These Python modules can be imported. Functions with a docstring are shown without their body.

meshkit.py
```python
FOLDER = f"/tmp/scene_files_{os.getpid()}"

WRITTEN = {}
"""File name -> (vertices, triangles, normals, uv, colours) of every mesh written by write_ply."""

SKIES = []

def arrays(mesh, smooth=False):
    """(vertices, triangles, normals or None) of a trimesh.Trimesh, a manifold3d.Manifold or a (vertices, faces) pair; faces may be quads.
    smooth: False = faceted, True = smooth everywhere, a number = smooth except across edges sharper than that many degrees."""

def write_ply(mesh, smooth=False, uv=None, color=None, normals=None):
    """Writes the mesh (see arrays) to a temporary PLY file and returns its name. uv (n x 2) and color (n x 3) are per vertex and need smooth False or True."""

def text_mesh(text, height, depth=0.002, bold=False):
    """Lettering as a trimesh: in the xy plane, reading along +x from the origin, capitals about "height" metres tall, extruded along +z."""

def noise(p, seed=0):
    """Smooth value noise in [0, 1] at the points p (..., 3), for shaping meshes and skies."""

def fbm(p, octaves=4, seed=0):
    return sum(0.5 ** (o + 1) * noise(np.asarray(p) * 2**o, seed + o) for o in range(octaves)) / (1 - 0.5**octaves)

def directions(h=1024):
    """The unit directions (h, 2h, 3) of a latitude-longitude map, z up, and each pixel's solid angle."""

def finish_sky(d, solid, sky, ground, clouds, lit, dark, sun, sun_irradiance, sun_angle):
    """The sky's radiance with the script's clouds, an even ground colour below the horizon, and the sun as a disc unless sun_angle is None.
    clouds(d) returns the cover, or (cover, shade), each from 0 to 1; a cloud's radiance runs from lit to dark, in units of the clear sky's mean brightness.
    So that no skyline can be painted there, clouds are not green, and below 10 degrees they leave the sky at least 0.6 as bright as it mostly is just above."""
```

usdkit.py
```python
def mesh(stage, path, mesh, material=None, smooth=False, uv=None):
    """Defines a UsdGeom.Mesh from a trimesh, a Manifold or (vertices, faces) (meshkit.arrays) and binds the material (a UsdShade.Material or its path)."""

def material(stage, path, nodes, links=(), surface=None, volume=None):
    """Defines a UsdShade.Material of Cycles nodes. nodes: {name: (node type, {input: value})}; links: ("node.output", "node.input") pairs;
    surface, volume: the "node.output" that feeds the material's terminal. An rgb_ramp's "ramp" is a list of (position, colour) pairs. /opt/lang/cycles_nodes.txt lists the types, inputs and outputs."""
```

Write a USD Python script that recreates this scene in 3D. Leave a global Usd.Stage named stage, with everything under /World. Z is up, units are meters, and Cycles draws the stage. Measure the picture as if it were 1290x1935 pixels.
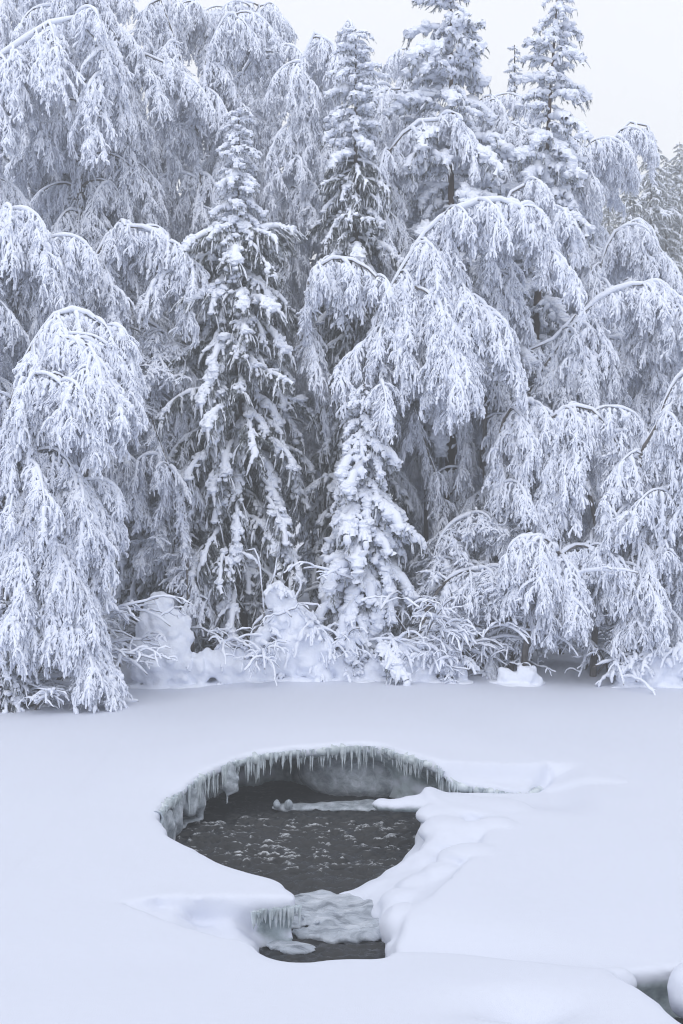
import math
import numpy as np
import trimesh
import usdkit
import meshkit
from pxr import Gf, Sdf, Usd, UsdGeom, UsdLux, UsdShade, Vt

# ---------------------------------------------------------------- camera, sky, sun, exposure
EYE = 4.0                      # height of the camera above the snow
F = 2690.0                     # focal length in pixels of a 1290 px wide picture
stage = Usd.Stage.CreateInMemory()
UsdGeom.SetStageUpAxis(stage, "Z")
UsdGeom.SetStageMetersPerUnit(stage, 1.0)
UsdGeom.Xform.Define(stage, "/World")
stage.SetDefaultPrim(stage.GetPrimAtPath("/World"))
UsdGeom.Scope.Define(stage, "/World/Looks")
cam = UsdGeom.Camera.Define(stage, "/World/camera")
cam.CreateHorizontalApertureAttr(24.0)
cam.CreateVerticalApertureAttr(36.0)
cam.CreateFocalLengthAttr(F / 1290 * 24.0)
cam.CreateVerticalApertureOffsetAttr(-75.5 / 1935 * 36.0)
cam.CreateClippingRangeAttr(Gf.Vec2f(0.1, 3000))
cam.CreateExposureAttr(0.58)
cam.AddTranslateOp().Set(Gf.Vec3d(0, 0, EYE))
cam.AddRotateXOp().Set(90.0)

SUN_EL, SUN_AZ = math.radians(46), math.radians(-168)     # behind the camera, well up, hidden by cloud
usdkit.material(stage, "/World/Looks/sky", {
    "sky": ("sky_texture", {"sky_type": "single_scattering", "sun_disc": False, "sun_elevation": SUN_EL, "sun_rotation": SUN_AZ,
                            "air_density": 1.0, "aerosol_density": 1.0, "ozone_density": 1.0}),
    "tc": ("texture_coordinate", {}),
    "n": ("noise_texture", {"scale": 2.2, "detail": 4.0, "roughness": 0.5}),
    "cloud": ("rgb_ramp", {"ramp": [(0.3, (7.0, 7.1, 7.4)), (0.7, (7.45, 7.55, 7.85))]}),
    "m": ("mix_color", {"fac": 0.93}),
    "bg": ("background_shader", {"strength": 0.1})},
    [("tc.generated", "n.vector"), ("n.fac", "cloud.fac"), ("sky.color", "m.a"), ("cloud.color", "m.b"), ("m.result", "bg.color")], surface="bg.background")
dome = UsdLux.DomeLight.Define(stage, "/World/sky")
dome.GetPrim().SetCustomDataByKey("kind", "structure")
UsdShade.MaterialBindingAPI.Apply(dome.GetPrim()).Bind(UsdShade.Material.Get(stage, "/World/Looks/sky"))
sun = UsdLux.DistantLight.Define(stage, "/World/sun")
sun.CreateIntensityAttr(0.24)
sun.CreateAngleAttr(60.0)
sun.CreateColorAttr(Gf.Vec3f(1.0, 0.98, 0.96))
sun.CreateNormalizeAttr(True)
sd = np.array([math.sin(SUN_AZ) * math.cos(SUN_EL), math.cos(SUN_AZ) * math.cos(SUN_EL), math.sin(SUN_EL)])
sun.AddRotateZOp().Set(math.degrees(math.atan2(sd[0], -sd[1])))
sun.AddRotateXOp().Set(90 - math.degrees(SUN_EL))


# ---------------------------------------------------------------- helpers
names = {}


def numbered(path):
    k = names.get(path, 0)
    names[path] = k + 1
    return path if k == 0 else f"{path}_{k:03d}"


def data(prim, label=None, cat=None, group=None, kind=None):
    p = prim.GetPrim() if hasattr(prim, "GetPrim") else prim
    for key, val in (("label", label), ("category", cat), ("group", group), ("kind", kind)):
        if val:
            p.SetCustomDataByKey(key, val)
    return p


def path_of(parent):
    return "/World" if parent is None else str(parent.GetPath())


def put(name, mesh, mat, parent=None, smooth=True, attr=None, **kw):
    """One Mesh prim under parent, or a top-level one. attr: {primvar: per-vertex floats} (needs smooth True or False)."""
    m = usdkit.mesh(stage, numbered(path_of(parent) + "/" + name), mesh, mat, smooth)
    for k, a in (attr or {}).items():
        pv = UsdGeom.PrimvarsAPI(m).CreatePrimvar(k, Sdf.ValueTypeNames.FloatArray, "vertex")
        pv.Set(Vt.FloatArray.FromNumpy(np.asarray(a, np.float32)))
    return data(m, **kw)


def thing(name, label, cat, loc=(0, 0, 0), rz=0.0, group=None, parent=None, scale=None):
    x = UsdGeom.Xform.Define(stage, numbered(path_of(parent) + "/" + name))
    x.AddTranslateOp().Set(Gf.Vec3d(*map(float, loc)))
    if rz:
        x.AddRotateZOp().Set(float(rz))
    if scale is not None:
        x.AddScaleOp().Set(Gf.Vec3f(*([float(scale)] * 3 if np.ndim(scale) == 0 else map(float, scale))))
    return data(x, label, cat, group)


def at(px, py, d):
    """The point that the photograph shows at (px, py), at distance d."""
    return np.array([(px - 645.0) * d / F, d, EYE + (892.0 - py) * d / F])


def on(px, py, z):
    """The point at height z that the photograph shows at (px, py)."""
    d = F * (EYE - z) / (py - 892.0)
    return np.array([(px - 645.0) * d / F, d, z])


def sstep(x, a, b):
    t = np.clip((np.asarray(x, float) - a) / (b - a), 0, 1)
    return t * t * (3 - 2 * t)


def catmull(pts, n):
    """n points along a smooth curve through pts (evenly in arc length, about)."""
    p = np.asarray(pts, float)
    if len(p) == 2:
        return p[0] + np.linspace(0, 1, n)[:, None] * (p[1] - p[0])
    q = np.vstack([2 * p[0] - p[1], p, 2 * p[-1] - p[-2]])
    out = []
    for i in range(len(p) - 1):
        t = np.linspace(0, 1, 12, endpoint=False)[:, None]
        a, b, c, d = q[i:i + 4]
        out.append(0.5 * (2 * b + (c - a) * t + (2 * a - 5 * b + 4 * c - d) * t ** 2 + (3 * b - a - 3 * c + d) * t ** 3))
    o = np.vstack(out + [p[-1:]])
    s = np.r_[0, np.cumsum(np.linalg.norm(np.diff(o, axis=0), axis=1))]
    u = np.linspace(0, s[-1], n)
    return np.stack([np.interp(u, s, o[:, k]) for k in range(3)], 1)


def tubes(P, R, sides, squash=None, caps=False):
    """Many tubes at once: P (N, K, 3) centre lines, R (N, K) radii. squash (N, K) flattens them along the second axis."""
    P, R = np.asarray(P, float), np.asarray(R, float)
    N, K, _ = P.shape
    T = np.gradient(P, axis=1)
    T /= np.linalg.norm(T, axis=2, keepdims=True) + 1e-9
    ref = P[:, -1] - P[:, 0]
    ref = np.stack([-ref[:, 1], ref[:, 0], 0 * ref[:, 0]], 1)
    bad = np.linalg.norm(ref, axis=1) < 0.02
    ref[bad] = [1.0, 0.1, 0]
    ref /= np.linalg.norm(ref, axis=1, keepdims=True)
    A = ref[:, None] - (T * ref[:, None]).sum(2, keepdims=True) * T
    A /= np.linalg.norm(A, axis=2, keepdims=True) + 1e-9
    B = np.cross(T, A)
    ang = np.arange(sides) * 2 * np.pi / sides
    rb = R if squash is None else R * squash
    V = P[:, :, None] + R[:, :, None, None] * np.cos(ang)[None, None, :, None] * A[:, :, None] + rb[:, :, None, None] * np.sin(ang)[None, None, :, None] * B[:, :, None]
    n, k, s = np.meshgrid(np.arange(N), np.arange(K - 1), np.arange(sides), indexing="ij")
    i = (n * K + k) * sides
    a, b, c, d = i + s, i + (s + 1) % sides, i + sides + (s + 1) % sides, i + sides + s
    f = np.concatenate([np.stack([a, b, c], -1).reshape(-1, 3), np.stack([a, c, d], -1).reshape(-1, 3)])
    return V.reshape(-1, 3), f


def join(parts):
    """[(v, f, a)] -> v, f, a"""
    vs, fs, at_, n = [], [], [], 0
    for v, f, a in parts:
        vs.append(v), fs.append(f + n), at_.append(np.broadcast_to(a, (len(v),)))
        n += len(v)
    return np.vstack(vs), np.vstack(fs), np.concatenate(at_)


def blob(centre, r, seed, sub=2, amp=0.25, freq=1.6):
    """A lump of snow: an ellipsoid pushed in and out by noise."""
    m = trimesh.creation.icosphere(sub, 1.0)
    v = np.array(m.vertices)
    v = v * (1 + amp * (meshkit.noise(v * freq + seed * 7.3, seed) * 2 - 1))[:, None]
    return v * np.broadcast_to(r, 3) + centre, np.array(m.faces)


# ---------------------------------------------------------------- materials
def mat(name, nodes, links, surface):
    return usdkit.material(stage, "/World/Looks/" + name, nodes, links, surface)


SNOW = (0.615, 0.655, 0.77)          # old settled snow of the field
FRESH = (0.78, 0.825, 0.94)          # fresh snow and rime on the trees
ICE = (0.30, 0.37, 0.40)

snow_ground_mat = mat("ground_snow", {
    "g": ("geometry", {}),
    "n": ("noise_texture", {"scale": 9.0, "detail": 6.0, "roughness": 0.6}),
    "n2": ("noise_texture", {"scale": 160.0, "detail": 3.0, "roughness": 0.7}),
    "mx": ("mix_float", {"fac": 0.45}),
    "bump": ("bump", {"strength": 0.4, "distance": 0.03}),
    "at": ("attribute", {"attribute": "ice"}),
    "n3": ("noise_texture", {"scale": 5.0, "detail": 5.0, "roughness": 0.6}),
    "icec": ("rgb_ramp", {"ramp": [(0.35, (0.16, 0.20, 0.22)), (0.65, (0.45, 0.53, 0.58))]}),  # ice tone, kept dark to paint in the shade of the cave
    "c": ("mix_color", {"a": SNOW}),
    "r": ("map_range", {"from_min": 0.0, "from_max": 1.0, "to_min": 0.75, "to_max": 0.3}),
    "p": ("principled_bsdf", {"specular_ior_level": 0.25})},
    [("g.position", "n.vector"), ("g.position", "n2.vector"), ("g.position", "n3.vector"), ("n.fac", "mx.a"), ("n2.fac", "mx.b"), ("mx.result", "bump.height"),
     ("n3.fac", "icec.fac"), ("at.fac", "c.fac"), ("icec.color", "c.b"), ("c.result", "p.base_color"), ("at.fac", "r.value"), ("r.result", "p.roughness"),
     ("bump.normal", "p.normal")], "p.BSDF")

snow_mat = mat("settled_snow", {
    "g": ("geometry", {}),
    "n": ("noise_texture", {"scale": 26.0, "detail": 4.0, "roughness": 0.6}),
    "bump": ("bump", {"strength": 0.5, "distance": 0.03}),
    "p": ("principled_bsdf", {"base_color": FRESH, "roughness": 0.8, "specular_ior_level": 0.15})},
    [("g.position", "n.vector"), ("n.fac", "bump.height"), ("bump.normal", "p.normal")], "p.BSDF")


def twig_mat(name, dark, frost):
    """attribute snow: 1 on the snow, 0 on the bark or the needles below it; frost lightens the dark parts here and there."""
    return mat(name, {
        "g": ("geometry", {}), "tc": ("texture_coordinate", {}),
        "n": ("noise_texture", {"scale": 14.0, "detail": 3.0, "roughness": 0.6}),
        "fr": ("rgb_ramp", {"ramp": [(0.38, dark), (0.62, frost)]}),
        "at": ("attribute", {"attribute": "snow"}),
        "c": ("mix_color", {"b": FRESH}),
        "p": ("principled_bsdf", {"roughness": 0.8, "specular_ior_level": 0.15})},
        [("g.position", "n.vector"), ("n.fac", "fr.fac"), ("at.fac", "c.fac"), ("fr.color", "c.a"), ("c.result", "p.base_color")], "p.BSDF")


birch_twig_mat = twig_mat("birch_twigs", (0.06, 0.056, 0.062), (0.46, 0.47, 0.54))
needle_mat = twig_mat("spruce_needles", (0.045, 0.053, 0.052), (0.36, 0.39, 0.42))


def bark_mat(name, a, b, scale):
    return mat(name, {
        "tc": ("texture_coordinate", {}),
        "map": ("mapping", {"scale": (1.0, 1.0, 0.35)}),
        "n": ("noise_texture", {"scale": scale, "detail": 6.0, "roughness": 0.7}),
        "c": ("rgb_ramp", {"ramp": [(0.36, a), (0.62, b)]}),
        "bump": ("bump", {"strength": 0.6, "distance": 0.02}),
        "p": ("principled_bsdf", {"roughness": 0.85, "specular_ior_level": 0.2})},
        [("tc.object", "map.vector"), ("map.vector", "n.vector"), ("n.fac", "c.fac"), ("c.color", "p.base_color"), ("n.fac", "bump.height"), ("bump.normal", "p.normal")], "p.BSDF")


birch_bark = bark_mat("birch_bark", (0.05, 0.046, 0.047), (0.20, 0.19, 0.195), 9.0)
pine_bark = bark_mat("pine_bark", (0.035, 0.025, 0.022), (0.12, 0.085, 0.075), 12.0)
spruce_bark = bark_mat("spruce_bark", (0.03, 0.026, 0.026), (0.10, 0.09, 0.088), 14.0)

# ---------------------------------------------------------------- the snow field with the open stream
WATER = -0.5


def poly_sdf(poly, X, Y):
    """Signed distance to a polygon, negative inside."""
    p = np.asarray(poly, float)
    d2, inside = np.full(X.shape, 1e9), np.zeros(X.shape, bool)
    for a, b in zip(p, np.roll(p, -1, 0)):
        e = b - a
        wx, wy = X - a[0], Y - a[1]
        t = np.clip((wx * e[0] + wy * e[1]) / max(e @ e, 1e-12), 0, 1)
        d2 = np.minimum(d2, (wx - e[0] * t) ** 2 + (wy - e[1] * t) ** 2)
        if a[1] != b[1]:
            cross = ((a[1] > Y) != (b[1] > Y)) & (X < (b[0] - a[0]) * (Y - a[1]) / (b[1] - a[1]) + a[0])
            inside ^= cross
    return np.where(inside, -1, 1) * np.sqrt(d2)


def smooth_poly(pix, n):
    """A closed smooth outline through points given as (px, py, z)."""
    p = np.array([on(*q) for q in pix])
    c = catmull(np.vstack([p[-2:], p, p[:2]]), n)
    i0, i1 = (np.argmin(np.linalg.norm(c[s] - p[0], axis=1)) + s.start for s in (slice(0, n // 2), slice(n // 2, n)))
    return c[i0:i1]


FAR_RIM = [(300, 1528, .08), (318, 1497, .14), (360, 1466, .2), (420, 1441, .24), (500, 1424, .25), (600, 1416, .27), (700, 1409, .29), (760, 1428, .25),
           (830, 1450, .19), (900, 1460, .14), (980, 1463, .10), (1040, 1449, .05)]
RIM = [(520, 1656, 0), (470, 1642, 0), (415, 1624, 0), (370, 1602, 0), (335, 1582, .02), (310, 1554, .05)] + FAR_RIM + [
    (1015, 1472, .02), (900, 1489, .02), (815, 1499, .02), (800, 1520, 0), (850, 1540, 0), (915, 1552, 0), (905, 1590, 0), (868, 1636, 0), (830, 1672, 0), (780, 1705, 0), (748, 1740, 0),
    (736, 1772, 0), (728, 1797, 0), (690, 1801, 0), (620, 1806, 0), (555, 1815, -.02), (500, 1800, -.03), (470, 1752, -.02), (500, 1700, 0), (560, 1692, 0), (556, 1678, 0)]
far_xyz = catmull([on(*q) for q in FAR_RIM], 220)


def height(X, Y):
    """Height of the snow field (before the stream is cut out)."""
    p = np.stack([X, Y, 0 * X], -1)
    h = 0.10 * (meshkit.fbm(p * [0.28, 0.22, 1], 3, 5) - 0.5) + 0.065 * (meshkit.fbm(p * [0.9, 0.6, 1], 3, 9) - 0.5)
    far = sstep(Y, 15.6, 18.6)
    h = h + 0.27 * far * np.exp(-((X - 0.1) / 2.3) ** 4) * (1 - 0.6 * sstep(Y, 20, 24))
    h = h + 0.02 * far
    # right of the water only the far side of the slot stands high
    s_ = Y - (18.4 + .43 * (X - 1.26))
    h = h - 0.20 * (1 - sstep(s_, -.22, .02)) * sstep(Y, 16.4, 17.8) * sstep(X, .9, 1.35) * (1 - sstep(X, 2.6, 3.3))
    # the near bank, and the trough behind it on the right that leads to the crevasse
    h = h + 0.08 * np.exp(-((Y - 11.0) / 0.8) ** 2) * sstep(X, 0.1, 1.0)
    line = 12.15 - 0.28 * (X - 0.4) + 0.1 * np.sin(X * 2.3)
    u = Y - line
    trough = np.where(u > 0, np.exp(-(u / 0.55) ** 2), np.exp(-(u / 0.16) ** 2))
    h = h - 0.17 * trough * sstep(X, 0.1, 0.5) * (1 - 0.55 * sstep(X, 1.0, 2.0))
    # the hollow in the near bank
    h = h - 0.17 * np.exp(-(((X - 1.35) / 0.34) ** 2 + ((Y - 10.55) / 0.22) ** 2)) * 1.0
    h = h + 0.05 * np.exp(-(((X - 1.1) / 0.5) ** 2 + ((Y - 10.15) / 0.2) ** 2))
    # a faint step right of the end of the arch
    h = h + 0.06 * sstep(Y + 0.25 * (X - 2.6), 18.35, 18.6) * np.exp(-((X - 3.0) / 0.8) ** 2)
    h = h + sstep(Y, 26.2, 28.0) * (0.10 + 0.5 * (meshkit.fbm(p * [0.9, 0.9, 1], 3, 13) - 0.35))      # drifts along the wood's edge
    return h


def smin(a, b, k):
    t = np.maximum(k - np.abs(a - b), 0) / k
    return np.minimum(a, b) - t * t * t * k / 6


def smax(a, b, k):
    return -smin(-a, -b, k)


X0, X1, Y0, Y1, Z0, Z1, ST, SZ = -3.3, 3.7, 9.2, 21.6, -0.80, 0.62, 0.036, 0.03
gx, gy, gz = np.arange(X0, X1, ST), np.arange(Y0, Y1, ST), np.arange(Z0, Z1, SZ)
GX, GY = np.meshgrid(gx, gy, indexing="ij")
H = height(GX, GY)
rim = smooth_poly(RIM, 500)
wob = 0.035 * (meshkit.fbm(np.stack([GX * 3, GY * 3, 0 * GX], -1), 3, 3) - 0.5) * 2
dR = poly_sdf(rim[:, :2], GX, GY) + wob
# water level outline: the same on the near left, deep under the far bank, drawn in on the right where the snow slopes into the stream
far_in = [(x - 0.25 * (x < -1.2), y + 0.25 + 1.5 * math.exp(-((x + 1.0) / 0.8) ** 2) + 0.45 * math.exp(-((x - 0.9) / 0.9) ** 2), 0) for x, y, _ in far_xyz[5:206:6]]
right_in = [on(*q) for q in ((805, 1566, WATER), (790, 1602, WATER), (745, 1648, WATER), (700, 1674, WATER), (655, 1694, WATER), (690, 1709, WATER), (703, 1735, WATER), (728, 1790, WATER))]
left_in = [(p[0] - 0.12, p[1] - 0.1, 0) for p in (on(555, 1815, 0), on(505, 1800, 0), on(480, 1752, 0), on(500, 1700, 0))] + [on(556, 1688, 0), on(520, 1656, 0), on(415, 1624, 0), on(335, 1582, 0), on(310, 1554, 0)]
base = np.array([p[:2] for p in [(2.45, 18.6, 0), (2.1, 18.35, 0), (1.7, 18.1, 0), (1.3, 18.1, 0)] + right_in + [(0.35, 11.7, 0)] + left_in + far_in])
dB = poly_sdf(base, GX, GY) + wob
GZ = gz[None, None]
t = sstep((GZ - WATER) / np.maximum(H - WATER, 0.2)[:, :, None], 0.05, 0.92)
lip = sstep(GY, 16.6, 18.2)                              # the far lip is a thin shelf, so the cave opens right behind it
t = np.where((lip > 0)[:, :, None], t * (1 - lip[:, :, None]) + lip[:, :, None] * sstep((GZ - WATER) / np.maximum(H - WATER, 0.2)[:, :, None], 0.45, 0.86), t)
cav = dB[:, :, None] * (1 - t) + dR[:, :, None] * t
solid = smax(GZ - H[:, :, None], -cav, 0.16)

# the slumped terrace under the left shelf
D1 = [(-2.02, 13.30), (-1.75, 13.42), (-1.2, 13.50), (-.75, 13.5), (-.40, 13.45), (-.3, 12.4), (-.40, 11.95), (-.66, 12.2), (-1.05, 12.38), (-1.35, 12.6), (-1.7, 12.95)]
d1 = poly_sdf(np.array(D1), GX, GY) + wob
fl = -0.10 - 0.30 * sstep(GX, -1.9, -0.8) - 0.5 * sstep(GX, -0.80, -0.68) + 0.12 * (meshkit.fbm(np.stack([GX * 2.6, GY * 2.6, 0 * GX], -1), 3, 11) - 0.5) * 2
fl = fl + 0.05 * np.cos(GX * 9 + GY * 3) * sstep(GX, -2, -1.3)
solid = smax(solid, -smax(d1[:, :, None] - 0.05 * sstep(GZ, -0.05, -0.4), fl[:, :, None] - GZ, 0.10), 0.10)

# lumps of snow on the right bank, and the tongue that reaches over the water
LUMPS = [(846, 1562, -.02, .34, .36, .14), (862, 1592, -.12, .30, .3, .16), (832, 1606, -.2, .24, .3, .2), (812, 1632, -.28, .30, .34, .2), (772, 1656, -.36, .30, .34, .16),
         (842, 1650, -.16, .26, .3, .16), (866, 1622, -.08, .24, .26, .14), (902, 1565, .0, .22, .24, .12), (936, 1556, .03, .25, .25, .1), (892, 1608, .0, .3, .3, .1),
         (800, 1672, -.26, .30, .3, .14), (740, 1682, -.42, .34, .28, .12), (772, 1698, -.3, .3, .28, .16), (700, 1692, -.47, .36, .2, .06), (760, 1736, -.16, .22, .35, .2), (748, 1792, -.3, .12, .12, .1),
         (770, 1722, -.36, .28, .28, .12), (835, 1535, .02, .3, .3, .10), (806, 1576, -.3, .14, .2, .22)]
TONGUE = [(724, 1516, .0, .13, .16, .07), (748, 1516, .01, .15, .2, .08), (775, 1513, .02, .2, .24, .09), (810, 1512, .03, .26, .3, .10), (860, 1515, .03, .4, .4, .11), (930, 1525, .02, .5, .5, .13)]
far_dark = solid
for px, py, z, rx, ry, rz in LUMPS + TONGUE:
    c = on(px, py, z)
    i0, i1 = np.searchsorted(gx, (c[0] - rx - .3, c[0] + rx + .3))
    j0, j1 = np.searchsorted(gy, (c[1] - ry - .3, c[1] + ry + .3))
    q = np.stack(np.broadcast_arrays((gx[i0:i1, None, None] - c[0]) / rx, (gy[None, j0:j1, None] - c[1]) / ry, (GZ - c[2] + rz * 0.35) / rz), -1)
    k0 = np.linalg.norm(q, axis=-1)
    k1 = np.linalg.norm(q / [rx, ry, rz], axis=-1)
    e = np.where(k0 < .15, -min(rx, ry, rz), k0 * (k0 - 1) / np.maximum(k1, 1e-6))
    solid[i0:i1, j0:j1] = smin(solid[i0:i1, j0:j1], e, 0.045)

# the crevasse on the near right, with a ball of snow at its mouth
CREV = [(2.20, 11.52), (2.6, 11.60), (3.0, 11.68), (3.5, 11.7), (3.5, 9.9), (2.72, 9.95), (2.48, 10.3), (2.36, 10.65), (2.24, 11.0), (2.15, 11.35)]
dC = poly_sdf(np.array(CREV), GX, GY)[:, :, None] - 0.12 * sstep(-GZ, 0.02, 0.4) + 0.5 * wob[:, :, None]
solid = smax(solid, -dC, 0.12)
for c, r in (((2.66, 10.9, 0.02), (.17, .18, .23)), ((2.80, 10.6, -.1), (.2, .3, .3)), ((2.95, 10.4, -0.12), (.32, .4, .22)), ((2.21, 11.42, -0.10), (.16, .14, .13))):
    e = np.linalg.norm(np.stack(np.broadcast_arrays((GX[:, :, None] - c[0]) / r[0], (GY[:, :, None] - c[1]) / r[1], (GZ - c[2]) / r[2]), -1), axis=-1)
    solid = smin(solid, (e - 1) * min(r), 0.08)
pn = np.stack(np.broadcast_arrays(GX[:, :, None], GY[:, :, None], GZ), -1)
near_edge = np.abs(solid) < 0.2
cutdeep = (GZ < H[:, :, None] - 0.04) & near_edge
nz_ = np.zeros(solid.shape)
nz_[cutdeep] = (meshkit.fbm(pn[cutdeep] * 4.5, 3, 21) - 0.5) * 2
solid = solid + 0.045 * nz_


def surface_net(S, origin, step):
    """The zero surface of a sampled field, as (vertices, triangles)."""
    n = np.array(S.shape)
    neg = S < 0
    corner = [(a, b, c) for a in (0, 1) for b in (0, 1) for c in (0, 1)]
    count = sum(neg[a:n[0] - 1 + a, b:n[1] - 1 + b, c:n[2] - 1 + c].astype(np.int8) for a, b, c in corner)
    ci = np.argwhere((count > 0) & (count < 8))
    acc, num = np.zeros((len(ci), 3)), np.zeros(len(ci))
    for a in corner:
        for k in range(3):
            if a[k] == 0:
                b = list(a)
                b[k] = 1
                sa, sb = S[tuple((ci + a).T)], S[tuple((ci + b).T)]
                hit = (sa < 0) != (sb < 0)
                tt = sa / np.where(hit, sa - sb, 1)
                p = np.tile(np.array(a, float), (len(ci), 1))
                p[:, k] = tt
                acc[hit] += p[hit]
                num[hit] += 1
    V = origin + (ci + acc / num[:, None]) * step
    idx = -np.ones(n - 1, np.int64)
    idx[tuple(ci.T)] = np.arange(len(ci))
    quads = []
    for k in range(3):
        u, w = (k + 1) % 3, (k + 2) % 3
        lo, hi = [slice(None)] * 3, [slice(None)] * 3
        lo[k], hi[k] = slice(0, n[k] - 1), slice(1, n[k])
        e = np.argwhere(neg[tuple(lo)] != neg[tuple(hi)])
        e = e[(e[:, u] > 0) & (e[:, w] > 0) & (e[:, u] < n[u] - 1) & (e[:, w] < n[w] - 1)]
        flip = neg[tuple(e.T)]
        q = []
        for du, dw in ((0, 0), (1, 0), (1, 1), (0, 1)):
            o = e.copy()
            o[:, u] -= du
            o[:, w] -= dw
            q.append(idx[tuple(o.T)])
        q = np.stack(q, 1)
        quads.append(np.where(flip[:, None], q, q[:, ::-1]))
    q = np.vstack(quads)
    return V, np.vstack([q[:, [0, 1, 2]], q[:, [0, 2, 3]]])


nv, nf = surface_net(solid, np.array([X0, Y0, Z0]), np.array([ST, ST, SZ]))


def relax(v, f, times, w=0.5):
    from scipy.sparse import coo_matrix
    n = len(v)
    e = np.vstack([f[:, [0, 1]], f[:, [1, 2]], f[:, [2, 0]]])
    m = coo_matrix((np.ones(2 * len(e)), (np.r_[e[:, 0], e[:, 1]], np.r_[e[:, 1], e[:, 0]])), shape=(n, n)).tocsr()
    deg = np.maximum(np.asarray(m.sum(1)).ravel(), 1)[:, None]
    for _ in range(times):
        v = v + w * (m @ v / deg - v)
    return v


sv = relax(nv, nf, 3)
inner = (nv[:, 0] > X0 + .1) & (nv[:, 0] < X1 - .2) & (nv[:, 1] > Y0 + .1) & (nv[:, 1] < Y1 - .2)
nv = np.where(inner[:, None], sv, nv)
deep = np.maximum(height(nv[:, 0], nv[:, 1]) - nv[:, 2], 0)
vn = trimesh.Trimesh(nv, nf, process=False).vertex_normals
ice = sstep(deep, 0.10, 0.2) * sstep(-vn[:, 2], -0.25, 0.15) * sstep(nv[:, 1] + 0.3 * np.abs(nv[:, 0] + .3), 16.4, 17.4)  # ice under the far lip; its dark colour also paints the cave's shade
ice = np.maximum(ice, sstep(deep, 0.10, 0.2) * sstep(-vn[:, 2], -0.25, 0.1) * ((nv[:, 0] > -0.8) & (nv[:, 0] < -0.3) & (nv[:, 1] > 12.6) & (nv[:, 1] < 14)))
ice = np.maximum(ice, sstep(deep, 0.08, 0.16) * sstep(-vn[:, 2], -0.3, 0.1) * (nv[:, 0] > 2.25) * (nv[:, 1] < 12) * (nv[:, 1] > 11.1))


def sheet(xs, ys, zf):
    A, B = np.meshgrid(xs, ys, indexing="ij")
    v = np.stack([A, B, zf(A, B)], -1).reshape(-1, 3)
    i, j = np.meshgrid(np.arange(len(xs) - 1), np.arange(len(ys) - 1), indexing="ij")
    a = i * len(ys) + j
    q = np.stack([a, a + len(ys), a + len(ys) + 1, a + 1], -1).reshape(-1, 4)
    return v, q


xs = np.unique(np.r_[-500, -200, -80, -40, np.arange(-24, X0 + .1, .3), X0 + .12, np.arange(X0 + .3, X1 - .2, .3), X1 - .2, np.arange(X1, 24, .3), 40, 80, 200, 500])
ys = np.unique(np.r_[-400, -100, -30, np.arange(-10, 5, 1), np.arange(5, Y0, .3), Y0 + .12, np.arange(Y0 + .3, Y1 - .2, .3), Y1 - .2, np.arange(Y1, 40, .3), np.arange(40, 120, 4), 200, 400, 900])
ov, oq = sheet(xs, ys, lambda A, B: height(A, B) - 0.006 * ((A > X0) & (A < X1) & (B > Y0) & (B < Y1)))
mid = ov[oq].mean(1)
hole = (mid[:, 0] > X0 + .12) & (mid[:, 0] < X1 - .2) & (mid[:, 1] > Y0 + .12) & (mid[:, 1] < Y1 - .2)
oq = oq[~hole]
of = np.vstack([oq[:, [0, 1, 2]], oq[:, [0, 2, 3]]])
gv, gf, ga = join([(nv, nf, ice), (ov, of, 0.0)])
put("snow_ground", (gv, gf), snow_ground_mat, attr={"ice": ga}, kind="structure")

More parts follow.
